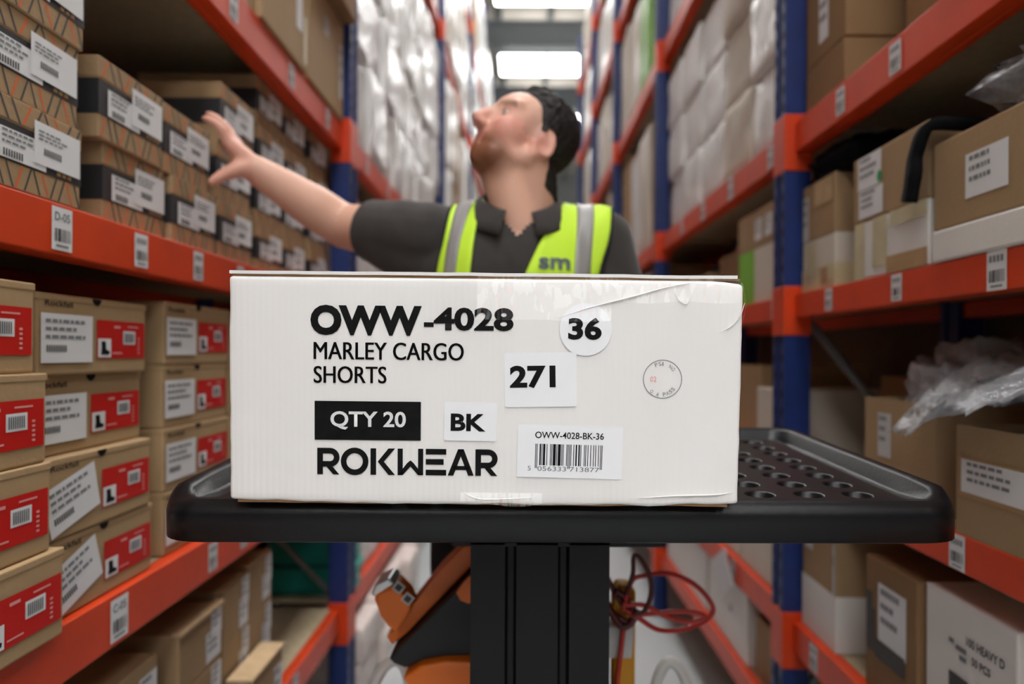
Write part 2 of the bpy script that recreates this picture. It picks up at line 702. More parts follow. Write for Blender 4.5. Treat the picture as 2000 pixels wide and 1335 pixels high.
def hero_body():
    bm = bmesh.new()
    add_box(bm, -CW / 2, CW / 2, 0, CD, 0, CH - .0065)
    bmesh.ops.bevel(bm, geom=bm.edges[:], offset=.0045, segments=3, affect='EDGES', profile=.5)
    bmesh.ops.subdivide_edges(bm, edges=[e for e in bm.edges if e.calc_length() > .1], cuts=34, use_grid_fill=True)
    for v in bm.verts:
        c = v.co
        n = noise.noise(c * 9) * .0005 + noise.noise(c * 31 + Vector((3, 1, 2))) * .0001
        fy = 1 if c.y < .01 else 0
        if fy:
            c.y += n
        # crushed lower edge and corners
        k = max(0, 1 - c.z / .012)
        c.z += k * (noise.noise(Vector((c.x * 24, 0, 3))) * .0032 + .0035 * (abs(c.x) / (CW / 2)) ** 4 - .0005)
        if abs(c.x) > CW / 2 - .012:
            cr = noise.noise(Vector((c.z * 28, c.x, 8))) * .0022
            c.x -= math.copysign(abs(cr), c.x)
        if c.x > CW / 2 - .03 and c.z > CH - .03 and c.y < .05:
            c.z -= .004 * (c.x - (CW / 2 - .03)) / .03
    me = mesh_from(bm)
    for p in me.polygons:
        p.use_smooth = True
    return me


link('body', hero_body(), 'board_white', carton)


def flap(x0, x1, y0, y1, z, th, warp, seed, m, name):
    n = 40
    vs, fs = [], []
    for i in range(n + 1):
        x = x0 + (x1 - x0) * i / n
        dz = warp * noise.noise(Vector((x * 7, seed, 0))) + warp * .5 * noise.noise(Vector((x * 30, seed, 2)))
        dy = .0012 * noise.noise(Vector((x * 26, seed, 5)))
        vs += [(x, y0 + dy, z + dz), (x, y0 + dy, z + th + dz), (x, y1, z + th), (x, y1, z)]
    for i in range(n):
        a, b = 4 * i, 4 * i + 4
        for j in range(4):
            fs.append((a + j, a + (j + 1) % 4, b + (j + 1) % 4, b + j))
    fs += [(0, 1, 2, 3), tuple(4 * n + j for j in (3, 2, 1, 0))]
    me = pydata(vs, fs)
    bm = bmesh.new()
    bm.from_mesh(me)
    return link(name, mesh_from(bm), m, carton)


flap(-CW / 2 + .001, CW / 2 - .007, .0012, CD / 2 - .001, CH - .0042, .0036, .0011, 4, 'board_white', 'top_flap')
flap(-CW / 2 + .001, CW / 2 - .004, CD / 2 + .001, CD - .001, CH - .0042, .0036, .0008, 9, 'board_white', 'top_flap')
flap(-CW / 2 + .004, CW / 2 - .004, .0030, CD - .003, CH - .0066, .0024, .0006, 6, 'kraft_dark', 'inner_flap')
flap(-CW / 2 + .008, CW / 2 - .012, .0040, CD - .003, -.0012, .0034, .0018, 2, 'kraft_dark', 'bottom_flap')

S = CW / 1000
UNS = .0135


def fx(px):
    return (px - 447) * S - CW / 2


def fz(px, py):
    return CH - (py - 537 - UNS * (px - 447)) * S


FY = -.0008      # prints lie just proud of the board


def put(me, m, px, py, name, lab=None, y=FY, rot=0, parent=None):
    o = link(name, me, m, parent or carton, (fx(px), y, fz(px, py)) if parent is None else (px, y, py), (0, rot, 0))
    if lab:
        o['label'] = lab
    return o


def ptext(s, x0, y0, x1, y1, off, m='print_black', name='printed_lettering', y=FY, lab=None, heavy=0):
    if heavy:
        me = text_me(s, (x1 - x0 - heavy) * S, (y1 - y0) * S, off)
        return put(paste([(me, m, k * heavy * S / 2, 0, 0) for k in (0, 1, 2)]), None, x0, y1, name, lab, y)
    return put(text_me(s, (x1 - x0) * S, (y1 - y0) * S, off), m, x0, y1 - UNS * 0, name, lab, y)


ptext('OWW', 607, 605, 823, 664, .05, lab='bold black code letters OWW')
put(quads_me([(0, 0, 19 * S, 9 * S)]), 'print_black', 827, 649, 'printed_lettering')
ptext('4028', 846, 611, 1001, 656, .034, lab='bold black number 4028')
ptext('MARLEY CARGO', 613, 677, 905, 711, .0, lab='black words MARLEY CARGO', heavy=1.4)
ptext('SHORTS', 613, 724, 755, 757, .0, lab='black word SHORTS', heavy=1.4)
put(quads_me([(0, 0, 207 * S, 76 * S)]), 'print_black', 615, 868, 'printed_block', 'solid black printed rectangle')
ptext('QTY 20', 646, 812, 793, 848, .022, 'paper_white', lab='white words QTY 20 in the black rectangle', y=FY - .0006)


def logo():
    """seven black block letters; W drawn with a low middle peak, E as three bars"""
    T = 11

    def bar(x0, z0, x1, z1):
        return [(x0, z0), (x1, z0), (x1, z1), (x0, z1)]

    def stroke(a, b, t=T):
        a, b = Vector((a[0], a[1], 0)), Vector((b[0], b[1], 0))
        d = (b - a).normalized()
        n = Vector((-d.y, d.x, 0)) * t / 2
        return [(p.x, p.y) for p in (a + n, a - n, b - n, b + n)]

    def ring(cx, cz, rx, rz, t, a0, a1, n=24):
        q = []
        for i in range(n):
            b0, b1 = [R(a0 + (a1 - a0) * (i + j) / n) for j in (0, 1)]
            q.append([(cx + rx * math.cos(b0), cz + rz * math.sin(b0)), (cx + rx * math.cos(b1), cz + rz * math.sin(b1)),
                      (cx + (rx - t) * math.cos(b1), cz + (rz - t) * math.sin(b1)), (cx + (rx - t) * math.cos(b0), cz + (rz - t) * math.sin(b0))])
        return q

    H = 52

    def RR(x):
        return [bar(x, 0, x + T, H), bar(x + T, H - T, x + 26, H), bar(x + T, 15, x + 26, 15 + T)] + ring(x + 25, 33.5, 18.5, 18.5, T, -90, 90, 14) + [
            [(x + 18, 15), (x + 30, 15), (x + 43, 0), (x + 31, 0)]]
    P = {}
    P['R'] = RR(0)
    P['O'] = ring(73, H / 2, 27, H / 2 + 1, T, 0, 360, 32)
    P['K'] = [bar(104, 0, 104 + T, H), [(139, H), (152, H), (130, 26), (118, 26)], [(118, 26), (130, 26), (152, 0), (139, 0)]]
    P['W'] = [bar(157, 0, 157 + 10, H), bar(197, 0, 207, H), [(157, 0), (167, 0), (182, 17), (182, 29), (176, 24)], [(207, 0), (197, 0), (182, 17), (182, 29), (188, 24)]]
    P['E'] = [bar(212, 0, 252, T), bar(212, 21, 247, 21 + T), bar(212, H - T, 252, H)]
    P['A'] = [[(255, 0), (266, 0), (286, H), (275, H)], [(306, 0), (295, 0), (275, H), (286, H)], bar(266, 11, 296, 19)]
    P['r'] = RR(309)
    for k, polys in P.items():
        put(quads_me([[(a * S, b * S) for a, b in p] for p in polys]), 'print_black', 620, 936, 'logo_letter')


logo()


def label_plate(px0, py0, px1, py1, name, rot=0, lab=None, rad=2):
    w, h = (px1 - px0) * S, (py1 - py0) * S
    bm = bmesh.new()
    add_box(bm, 0, w, -.0003, 0, 0, h)
    es = [e for e in bm.edges if abs(e.verts[0].co.y - e.verts[1].co.y) > 1e-5]
    bmesh.ops.bevel(bm, geom=es, offset=rad * S, segments=4, affect='EDGES', profile=.5)
    o = put(mesh_from(bm), 'sticker_white', px0, py1, name, lab, FY - .0002, rot)
    return o


def lab_text(par, s, px0, py1, x0, y0, x1, y1, off, m='print_black'):
    o = link('label_text', text_me(s, (x1 - x0) * S, (y1 - y0) * S, off), m, par, ((x0 - px0) * S, -.0007, (py1 - y1) * S))
    return o


p = label_plate(867, 795, 970, 870, 'size_label', R(.7), 'white sticker reading BK', 5)
lab_text(p, 'BK', 867, 870, 880, 817, 948, 851, .035)
p = label_plate(986, 700, 1126, 806, 'size_label', R(-1.3), 'white sticker reading 271', 5)
lab_text(p, '271', 986, 806, 996, 725, 1085, 769, .04)
# barcode sticker
p = label_plate(1010, 839, 1215, 942, 'barcode_label', R(1), 'white barcode sticker', 2)
lab_text(p, 'OWW-4028-BK-36', 1010, 942, 1044, 852, 1178, 865, .012)
link('barcode', bars_me(131 * S, 42 * S, 6 * S), 'print_black', p, (35 * S, -.0007, (942 - 918) * S))
for s, x0, x1 in (('5', 1031, 1037), ('056333', 1050, 1106), ('713877', 1113, 1171)):
    lab_text(p, s, 1010, 942, x0, 920, x1, 929, .0, 'print_grey')
# round sticker
bm = bmesh.new()
bmesh.ops.create_cone(bm, cap_ends=True, segments=48, radius1=51 * S, radius2=51 * S, depth=.0003, matrix=Matrix.Rotation(R(90), 4, 'X'))
p = put(mesh_from(bm), 'sticker_white', 1141, 655, 'round_sticker', 'round white sticker reading 36', FY - .0003)
link('label_text', text_me('36', 65 * S, 43 * S, .04), 'print_black', p, (-34 * S, -.0007, -20 * S))


def stamp():
    q = []
    n = 48
    for i in range(n):
        a, b = 2 * math.pi * i / n, 2 * math.pi * (i + 1) / n
        q.append([(38 * S * math.cos(t) * k, 38 * S * math.sin(t) * k) for t, k in ((a, 1), (b, 1), (b, .962), (a, .962))])
    o = put(quads_me(q), 'print_grey', 1292, 752, 'inspection_stamp', 'faint round grey inspection stamp')
    top, bot = 'PSI NO', 'Q.A PASS'
    for i, ch in enumerate(top):
        if ch == ' ':
            continue
        a = R(116 - i * 14)
        me = text_me(ch, (2 if ch == 'I' else 5.5) * S, 7.5 * S, .0)
        link('stamp_letter', me, 'print_grey', o, (26 * S * math.cos(a) - 2 * S, -.0002, 26 * S * math.sin(a)), (0, R(90) - a, 0))
    for i, ch in enumerate(bot):
        if ch == ' ':
            continue
        a = R(228 + i * 12.5)
        me = text_me(ch, (1.5 if ch == '.' else 5.5) * S, (1.5 if ch == '.' else 7.5) * S, .0)
        link('stamp_letter', me, 'print_grey', o, (34 * S * math.cos(a) - 3 * S, -.0002, 34 * S * math.sin(a)), (0, R(270) - a, 0))
    link('stamp_letter', text_me('02', 12 * S, 10 * S, .0), 'print_pale', o, (-24 * S, -.0002, -5 * S))


stamp()


def film(x0, z0, x1, z1, seed, nx=60, nz=14, amp=.0012, name='clear_tape', slope=0, y=-.0021):
    vs, fs = [], []
    for i in range(nx + 1):
        for j in range(nz + 1):
            x = x0 + (x1 - x0) * i / nx
            z = z0 + (z1 - z0) * j / nz
            if j == 0:
                z += .006 * noise.noise(Vector((x * 14, seed, 1)))
            yy = y - amp * (noise.noise(Vector((x * 60, z * 16, seed))) + .5 * noise.noise(Vector((x * 150, z * 60, seed)))) * .6
            vs.append((x, min(yy, y + .0006), z + slope * (x - x0)))
    for i in range(nx):
        for j in range(nz):
            a = i * (nz + 1) + j
            fs.append((a, a + nz + 1, a + nz + 2, a + 1))
    return link(name, pydata(vs, fs, True), 'clear_film', carton)


film(fx(930), CH - .052, fx(1190), CH - .004, 3)
film(fx(1190), CH - .030, fx(1440), CH - .004, 5)
film(fx(900), .002, fx(1060), .014, 11, 30, 8, amp=.0008)


def crease(pts, r0, m='clear_film'):
    P = spline([(fx(a), FY - .0006, fz(a, b)) for a, b in pts], 10)
    rr = [max(.0003, r0 * math.sin(math.pi * (i + .5) / len(P)) * (1 + .5 * noise.noise(p * 90))) for i, p in enumerate(P)]
    link('tape_crease', tube_me(P, rr, 6), m, carton)


mat('film_edge', '#F0EEEC', .2, .6)
crease([(1088, 632), (1150, 612), (1230, 592), (1300, 573), (1362, 563)], .0011, 'film_edge')
crease([(1400, 662), (1425, 648), (1440, 628), (1448, 605)], .0010, 'film_edge')
crease([(1312, 585), (1322, 600), (1336, 606), (1344, 592)], .0007, 'film_edge')
crease([(905, 972), (935, 985), (985, 986), (1040, 983)], .0008, 'film_edge')
crease([(1250, 985), (1320, 981), (1400, 979), (1432, 974)], .0012, 'film_edge')


# loose film curl at the right corner
def curl():
    vs, fs = [], []
    nx, nz = 8, 16
    for i in range(nx + 1):
        for j in range(nz + 1):
            u, v = i / nx, j / nz
            x = CW / 2 - .004 + .011 * math.sin(u * 1.7) * (.45 + .55 * math.sin(v * 3.1)) + .0015 * noise.noise(Vector((u * 3, v * 6, 4)))
            y = -.003 + u * .02
            vs.append((x, y, CH - .058 + v * .05))
    for i in range(nx):
        for j in range(nz):
            a = i * (nz + 1) + j
            fs.append((a, a + nz + 1, a + nz + 2, a + 1))
    link('loose_film', pydata(vs, fs, True), 'clear_film', carton)


curl()

# ------------------------------------------------------------------ picking truck with the black tray
truck = thing('picking_truck', 'orange and black picking truck with a black perforated plastic tray on its mast', 'truck', (0, 1.15, 0))
TR = Matrix.Translation(-truck.location)


def tw(name, me, m, lab=None, par=None):
    o = link(name, me, m, par or truck)
    if par is None:
        o.location = -truck.location
    if lab:
        o['label'] = lab
    return o


def rr_loop(hx, y0, y1, r, n=7):
    pts = []
    for cx, cy, a0 in ((hx - r, y1 - r, 0), (-hx + r, y1 - r, 90), (-hx + r, y0 + r, 180), (hx - r, y0 + r, 270)):
        for i in range(n + 1):
            a = R(a0 + 90 * i / n)
            pts.append((cx + r * math.cos(a), cy + r * math.sin(a)))
    # densify the straight runs
    out = []
    for i, p in enumerate(pts):
        q = pts[(i + 1) % len(pts)]
        d = math.hypot(q[0] - p[0], q[1] - p[1])
        k = 8 if d > .1 else 1
        for j in range(k):
            out.append((p[0] + (q[0] - p[0]) * j / k, p[1] + (q[1] - p[1]) * j / k))
    return out


def tray_me():
    bm = bmesh.new()
    HX, LY = .474, .535
    prof = [  # inset, side height, front height
        (.010, -.0500, -.0500), (.0, -.046, -.046), (.0, -.008, -.016), (.003, .004, -.007), (.008, .0105, -.0025), (.015, .013, -.0005),
        (.024, .013, 0), (.030, .010, 0), (.036, -.007, 0), (.041, -.010, 0), (.052, -.010, 0), (.058, -.008, 0), (.065, -.0015, 0), (.070, 0, 0)]
    rings = []
    for ins, zs, zf in prof:
        fi = ins if ins < .012 else .012 + (ins - .012) * .03
        lp = rr_loop(HX - ins, fi, LY - ins, max(.014, .045 - ins * .5))
        ring = []
        for x, y in lp:
            w = min(1, max(0, (y - .02) / .035))
            w = w * w * (3 - 2 * w)
            ring.append(bm.verts.new((x, y, zf + (zs - zf) * w)))
        rings.append(ring)
    n = len(rings[0])
    for a, b in zip(rings, rings[1:]):
        for i in range(n):
            f = bm.faces.new((a[i], a[(i + 1) % n], b[(i + 1) % n], b[i]))
            f.smooth = True
    bm.faces.new(rings[0])
    # pierced deck
    px, py, nc, nr, y0 = .0600, .0550, 13, 8, .0165
    hr = .0190
    k = 16
    for c in range(nc):
        for r in range(nr):
            cx = (c - (nc - 1) / 2) * px
            cy = y0 + (r + .5) * py
            sq, h0, h1, h2 = [], [], [], []
            for i in range(k):
                a = 2 * math.pi * i / k + math.pi / 4
                ca, sa = math.cos(a), math.sin(a)
                m = max(abs(ca), abs(sa))
                sq.append(bm.verts.new((cx + ca / m * px / 2, cy + sa / m * py / 2, 0)))
                h0.append(bm.verts.new((cx + hr * ca, cy + hr * sa, 0)))
                h1.append(bm.verts.new((cx + (hr - .0025) * ca, cy + (hr - .0025) * sa, -.0022)))
                h2.append(bm.verts.new((cx + (hr - .0035) * ca, cy + (hr - .0035) * sa, -.020)))
            for i in range(k):
                j = (i + 1) % k
                bm.faces.new((sq[i], sq[j], h0[j], h0[i]))
                for a, b in ((h0, h1), (h1, h2)):
                    f = bm.faces.new((a[i], a[j], b[j], b[i]))
                    f.smooth = True
            bm.faces.new(h2)
    bmesh.ops.remove_doubles(bm, verts=bm.verts, dist=1e-5)
    X0, Y0, Y1 = nc * px / 2, y0, y0 + nr * py
    es = [e for e in bm.edges if e.is_boundary]
    bmesh.ops.triangle_fill(bm, use_beauty=True, edges=es)
    return mesh_from(bm)


tray = link('tray', tray_me(), 'tray_plastic', truck)
tray.location = Vector((.050, .826, .9985)) - truck.location
tray.rotation_euler = (TILT, R(.05), R(.9))
tray['label'] = 'black plastic tray with rows of round holes'
# pale nick and scuffs on the front edge
bm = bmesh.new()
bmesh.ops.create_uvsphere(bm, u_segments=10, v_segments=6, radius=1)
for v in bm.verts:
    v.co = Vector((v.co.x * .004, v.co.y * .0005, v.co.z * .0016))
link('scratch', mesh_from(bm), 'paper_white', tray, (.406, .0008, -.016), (0, R(-15), R(6)))

# mast: black extruded column with vertical channels
prof = [(-.072, 1.00), (-.024, 1.00), (-.020, 1.012), (-.012, 1.012), (-.008, 1.00), (.050, 1.00), (.054, 1.012), (.062, 1.012), (.066, 1.00), (.122, 1.00), (.122, 1.13), (-.072, 1.13)]
bm = bmesh.new()
lo = [bm.verts.new((x, y, .10)) for x, y in prof]
hi = [bm.verts.new((x, y, .955)) for x, y in prof]
bm.faces.new(lo)
bm.faces.new(hi[::-1])
for i in range(len(prof)):
    bm.faces.new((lo[i], lo[(i + 1) % len(prof)], hi[(i + 1) % len(prof)], hi[i]))
tw('mast', mesh_from(bm), 'mast_black')
tw('tray_bracket', boxes_me([(-.15, .25, .98, 1.2, .945, .962), (-.10, .20, 1.0, 1.16, .90, .945)], .003), 'mast_black')


def poly(pxs, d):
    return [(pt(a, b, d).x, pt(a, b, d).z) for a, b in pxs]


tw('arm', prism_me(poly([(762, 1236), (772, 1252), (800, 1228), (932, 1092), (930, 1056), (908, 1062), (860, 1112)], 1.26), 1.24, 1.31, .003), 'truck_orange', 'orange sloping arm')
tw('cover', prism_me(poly([(776, 1254), (800, 1232), (935, 1092), (985, 1085), (985, 1246), (880, 1243), (840, 1250), (808, 1272), (786, 1264)], 1.27), 1.20, 1.36, .004), 'truck_black', 'black moulded cover')
tw('cover_window', prism_me(poly([(893, 1158), (905, 1140), (934, 1112), (936, 1170), (918, 1180), (902, 1174)], 1.19), 1.192, 1.199, .001), 'truck_orange')
tw('body', prism_me(poly([(806, 1276), (840, 1253), (882, 1245), (990, 1248), (990, 1880), (880, 1880), (872, 1345)], 1.28), 1.18, 1.37, .006), 'truck_orange', 'orange rounded body panel')
head = tw('handle_head', prism_me(poly([(738, 1158), (746, 1146), (778, 1132), (804, 1158), (812, 1180), (782, 1226), (766, 1212), (752, 1190)], 1.24), 1.21, 1.28, .006), 'truck_orange')
tw('handle_cap', prism_me(poly([(734, 1152), (742, 1132), (766, 1120), (779, 1131), (746, 1147), (739, 1157)], 1.24), 1.212, 1.278, .003), 'silver', 'silver end cap')
for a, b in ((781, 1148), (799, 1170)):
    c = pt(a, b, 1.207)
    o = link('sticker', multi_quads([('paper_grey', [(-.0085, -.0085, .0085, .0085)], 0), ('line_dark', [(-.0055, -.0055, .0055, .0055)], -.0006)]), None, truck, Vector(c) - truck.location, (0, R(38), 0))
tw('chassis', boxes_me([(-.24, .26, .93, 1.37, .0, .14), (-.30, .32, .93, 1.80, -.10, -.002)], .006), 'truck_black')
for x in (-.2, .22):
    for y in (1.05, 1.68):
        bm = bmesh.new()
        bmesh.ops.create_cone(bm, cap_ends=True, segments=20, radius1=.08, radius2=.08, depth=.045, matrix=Matrix.Translation((x, y, FLOOR + .08)) @ Matrix.Rotation(R(90), 4, 'Y'))
        tw('wheel', mesh_from(bm), 'truck_black')
for pts, d in (([(716, 1840), (720, 1500), (728, 1370), (748, 1312), (775, 1290), (796, 1308), (806, 1370), (808, 1500), (812, 1840)], 1.33), ([(1262, 1830), (1270, 1500), (1280, 1370), (1292, 1312), (1312, 1290), (1336, 1312), (1350, 1370), (1352, 1500), (1345, 1830)], 1.345)):
    tw('hoop', tube_me(spline([pt(a, b, d) for a, b in pts], 10), .0105, 10), 'tube_white', 'white bent tube')
yp = [(1180, 1335), (1226, 1335), (1241, 1146), (1198, 1146)]
tw('side_post', prism_me([(.165, .14), (.205, .14)] + [(pt(a, b, 1.32).x, pt(a, b, 1.32).z) for a, b in ((1241, 1146), (1228, 1134), (1208, 1134), (1198, 1146))], 1.30, 1.34, .004), 'strap_yellow', 'yellow leaning post')
tw('post_sleeve', prism_me(poly([(1180, 1276), (1234, 1276), (1239, 1214), (1187, 1214)], 1.315), 1.296, 1.344, .003), 'paper_grey')

# red cable looped over the post
cable = thing('cable', 'tangled red cable looped over the yellow post of the truck', 'cable', tuple(pt(1215, 1165, 1.29)))


def cab(pts, m, d=1.27, r=.0045, ds=None):
    P = [pt(a, b, d + (ds[i] if ds else 0)) - cable.location for i, (a, b) in enumerate(pts)]
    link('loop', tube_me(spline(P, 10), r, 8), m, cable)


cab([(1220, 1190), (1235, 1135), (1260, 1122), (1310, 1118), (1360, 1140), (1394, 1180), (1385, 1205), (1340, 1226), (1290, 1228), (1250, 1205), (1225, 1190)], 'cable_red', 1.27, .0046, [0, 0, 0, .02, .04, .05, .05, .03, .02, 0, 0])
cab([(1218, 1180), (1260, 1180), (1300, 1200), (1345, 1212), (1378, 1206), (1370, 1196), (1330, 1192), (1270, 1197), (1235, 1200)], 'cable_red', 1.265, .0046)
cab([(1225, 1160), (1238, 1120), (1240, 1085), (1252, 1088), (1270, 1120), (1274, 1155), (1262, 1190), (1240, 1200)], 'cable_dark', 1.26, .0042)
cab([(1176, 1115), (1190, 1130), (1205, 1160), (1225, 1185)], 'cable_dark', 1.28, .0048)
cab([(1178, 1140), (1185, 1175), (1205, 1200), (1235, 1212), (1250, 1190)], 'cable_dark', 1.28, .006)
cab([(1182, 1160), (1195, 1192), (1220, 1222), (1240, 1205), (1232, 1175), (1205, 1150)], 'cable_dark', 1.275, .0065)
cab([(1222, 1205), (1218, 1250), (1212, 1300), (1208, 1345), (1205, 1500)], 'cable_red', 1.285, .0045)


# ------------------------------------------------------------------ sheets added behind the racks to block side light
struct('light_block_left', boxes_me([(-1.42, -1.36, -.5, 16.2, FLOOR, 7.2)]), 'light_block_dark')
struct('light_block_right', boxes_me([(1.335, 1.395, -.1, 10.2, FLOOR, 5.4)]), 'light_block_dark')


# ------------------------------------------------------------------ boxes on the racks
def place(side, xfront, y0, y1, z, depth, jit=0):
    """location and turn of a box whose label face looks into the aisle"""
    ym = (y0 + y1) / 2
    if side < 0:
        return (-xfront - depth / 2, ym, z), (0, 0, R(90 + jit))
    return (xfront + depth / 2, ym, z), (0, 0, R(-90 + jit))


def cm(key, fn):
    if key not in _cache:
        _cache[key] = fn()
    return _cache[key]


def slant_lines(w, z0, z1, n, m1, m2, seed):
    rnd = random.Random(seed)
    items = []
    hh = z1 - z0
    step = w / n
    t = step * .2
    for i in range(n):
        x = -w / 2 + (i + .15) * step
        up = (i % 4) in (0, 3)
        m = m1 if i % 3 == 0 else m2
        dx = step * .75
        a, b = (x, x + dx) if up else (x + dx, x)
        items.append((m, [[(a, z0), (a + t, z0), (b + t, z1), (b, z1)]], 0))
    return items


def text_lines(x0, z0, x1, z1, n, seed, fill=.8):
    rnd = random.Random(seed)
    out = []
    hh = (z1 - z0) / n
    for i in range(n):
        z = z1 - (i + .75) * hh
        x = x0
        while x < x0 + (x1 - x0) * fill * rnd.uniform(.6, 1):
            l = (x1 - x0) * rnd.uniform(.05, .16)
            out.append((x, z, min(x + l, x1), z + hh * .45))
            x += l + (x1 - x0) * .03
    return out


def shadow_free(me):
    return me


def shoe_box(label, side, xf, y0, y1, z, h, depth=.33, jit=0, group='black banded shoe boxes on the upper shelf', seed=0):
    w = y1 - y0 - .004
    loc, rot = place(side, xf, y0, y1, z, depth, jit)
    t = thing('shoe_box', label, 'shoe box', loc, rot, group)
    lid_h = .27 * h
    link('body', box_me(w, depth, h - .012, .002, 1), 'kraft', t)
    # lid: shell a little proud of the body
    link('lid', cm(('lid', w, depth, h), lambda: boxes_me([(-w / 2 - .0012, w / 2 + .0012, -depth / 2 - .0012, depth / 2 + .0012, h - lid_h, h - .0005)], .002)), 'kraft', t)
    e = .0008
    link('band', cm(('band', w, depth, h), lambda: boxes_me([(-w / 2 - e, w / 2 + e, -depth / 2 - e, depth / 2 + e, .29 * h, .715 * h)])), 'band_black', t)
    yf = -depth / 2 - .0016
    chev = link('chevron_print', cm(('chev', w, h, depth, seed % 3), lambda: multi_quads(
        [(m, r, yf + .0011) for m, r, _ in slant_lines(w * .97, .02 * h, .285 * h, 11, 'line_orange', 'line_dark', seed)] +
        [(m, r, yf + .0001) for m, r, _ in slant_lines(w * .97, .74 * h, .985 * h, 9, 'line_orange', 'line_dark', seed + 5)])), None, t)
    chev['kind'] = 'stuff'
    def l1():
        a, b, c, d = -.38 * w, .31 * h, .10 * w, .64 * h
        return multi_quads([('paper_white', [(a, b, c, d)], yf), ('print_grey', text_lines(a + .01, b + .3 * h * .5, c - .01, d, 3, seed) , yf - .0006),
                            ('line_dark', [(a + .012 + i * .005, b + .02 * h, a + .012 + i * .005 + .003, b + .10 * h) for i in range(8)], yf - .0006)])
    def l2():
        a, b, c, d = -.03 * w, .375 * h, .475 * w, .86 * h
        return multi_quads([('paper_white', [(a, b, c, d)], yf - .0012), ('print_grey', text_lines(a + .008, b + .27 * h, c - .008, d - .01, 3, seed + 1), yf - .0018),
                            ('line_dark', [(a + .02 + i * .0045, b + .12 * h, a + .02 + i * .0045 + .0028, b + .20 * h) for i in range(9)], yf - .0018)])
    link('label', cm(('l1', w, h, depth, seed % 3), l1), None, t)
    link('label', cm(('l2', w, h, depth, seed % 3), l2), None, t)
    link('brand_print', cm(('gold', w, h, depth), lambda: multi_quads([('gold_print', [(.22 * w + i * .0125, .32 * h, .22 * w + i * .0125 + .009, .365 * h) for i in range(int(.24 * w / .0125))], yf + .0004)])), None, t)
    return t


def boot_box(label, side, xf, y0, y1, z, h, depth=.36, jit=0, group='boot boxes with red labels on the middle shelf', tilt_label=0, brand=True):
    w = y1 - y0 - .004
    loc, rot = place(side, xf, y0, y1, z, depth, jit)
    t = thing('boot_box', label, 'boot box', loc, rot, group)
    lid_h = .012
    link('body', box_me(w, depth, h - .004, .004, 2), 'kraft_pale', t)
    link('lid', cm(('blid', w, depth, h), lambda: boxes_me([(-w / 2 - .001, w / 2 + .001, -depth / 2 - .001, depth / 2 + .001, h - lid_h, h - .0006)], .002)), 'kraft_pale', t)
    yf = -depth / 2 - .0016
    nx = -.02 * w
    q = [(nx + .013 * math.cos(R(a)), h - .0015 - .011 * math.sin(R(a))) for a in range(0, 181, 15)]
    link('finger_notch', cm(('notch', w, h, depth), lambda: multi_quads([('print_black', [q[::-1]], yf)])), None, t)
    def red():
        a, b, c, d = -.02 * w, .20 * h, .475 * w, .72 * h
        W_, H_ = c - a, d - b
        icon = (a + .02 * W_, b + .03 * H_, a + .27 * W_, b + .52 * H_)
        ix, iz, iw, ih = icon[0], icon[1], icon[2] - icon[0], icon[3] - icon[1]
        boot = [(.2, .15), (.85, .15), (.88, .32), (.6, .42), (.55, .85), (.22, .85), (.25, .5)]
        code = (a + .52 * W_, b + .38 * H_, a + .78 * W_, b + .74 * H_)
        cw = code[2] - code[0]
        return multi_quads([('print_red', [(a, b, c, d)], yf),
                            ('paper_white', [icon, code], yf - .0006),
                            ('print_black', [[(ix + u * iw, iz + v * ih) for u, v in boot]], yf - .0012),
                            ('line_dark', [(code[0] + cw * (.1 + .1 * i), code[1] + .05 * H_, code[0] + cw * (.1 + .1 * i) + cw * .055, code[3] - .06 * H_) for i in range(8)], yf - .0012),
                            ('print_pale', [(a + .33 * W_, b + .80 * H_, a + .46 * W_, b + .87 * H_), (a + .62 * W_, b + .84 * H_, a + .85 * W_, b + .88 * H_), (a + .3 * W_, b + .12 * H_, a + .5 * W_, b + .16 * H_)] +
                             [(a + .84 * W_, b + (.12 + .1 * i) * H_, a + .88 * W_, b + (.17 + .1 * i) * H_) for i in range(5)], yf - .0006)])
    link('red_label', cm(('red', w, h, depth), red), None, t)
    def white():
        W_, H_ = .42 * w, .60 * h
        a, b = -W_ / 2, -H_ / 2
        return multi_quads([('paper_white', [(a, b, -a, -b)], 0), ('print_grey', text_lines(a + .01, b + H_ * .45, -a - .01, -b - .005, 3, 3, .95), -.0006),
                            ('line_dark', [(a + .012 + i * .0055, b + .22 * H_, a + .012 + i * .0055 + .0035, b + .36 * H_) for i in range(9)], -.0006)])
    link('white_label', cm(('wht', w, h), white), None, t, (-.275 * w, yf - .0012, .455 * h), (0, R(tilt_label), 0))
    if brand:
        link('brand_print', text_me('Rockfall', .22 * w, .07 * h, .01), 'print_black', t, (-.45 * w, yf + .0002, .845 * h))
    return t


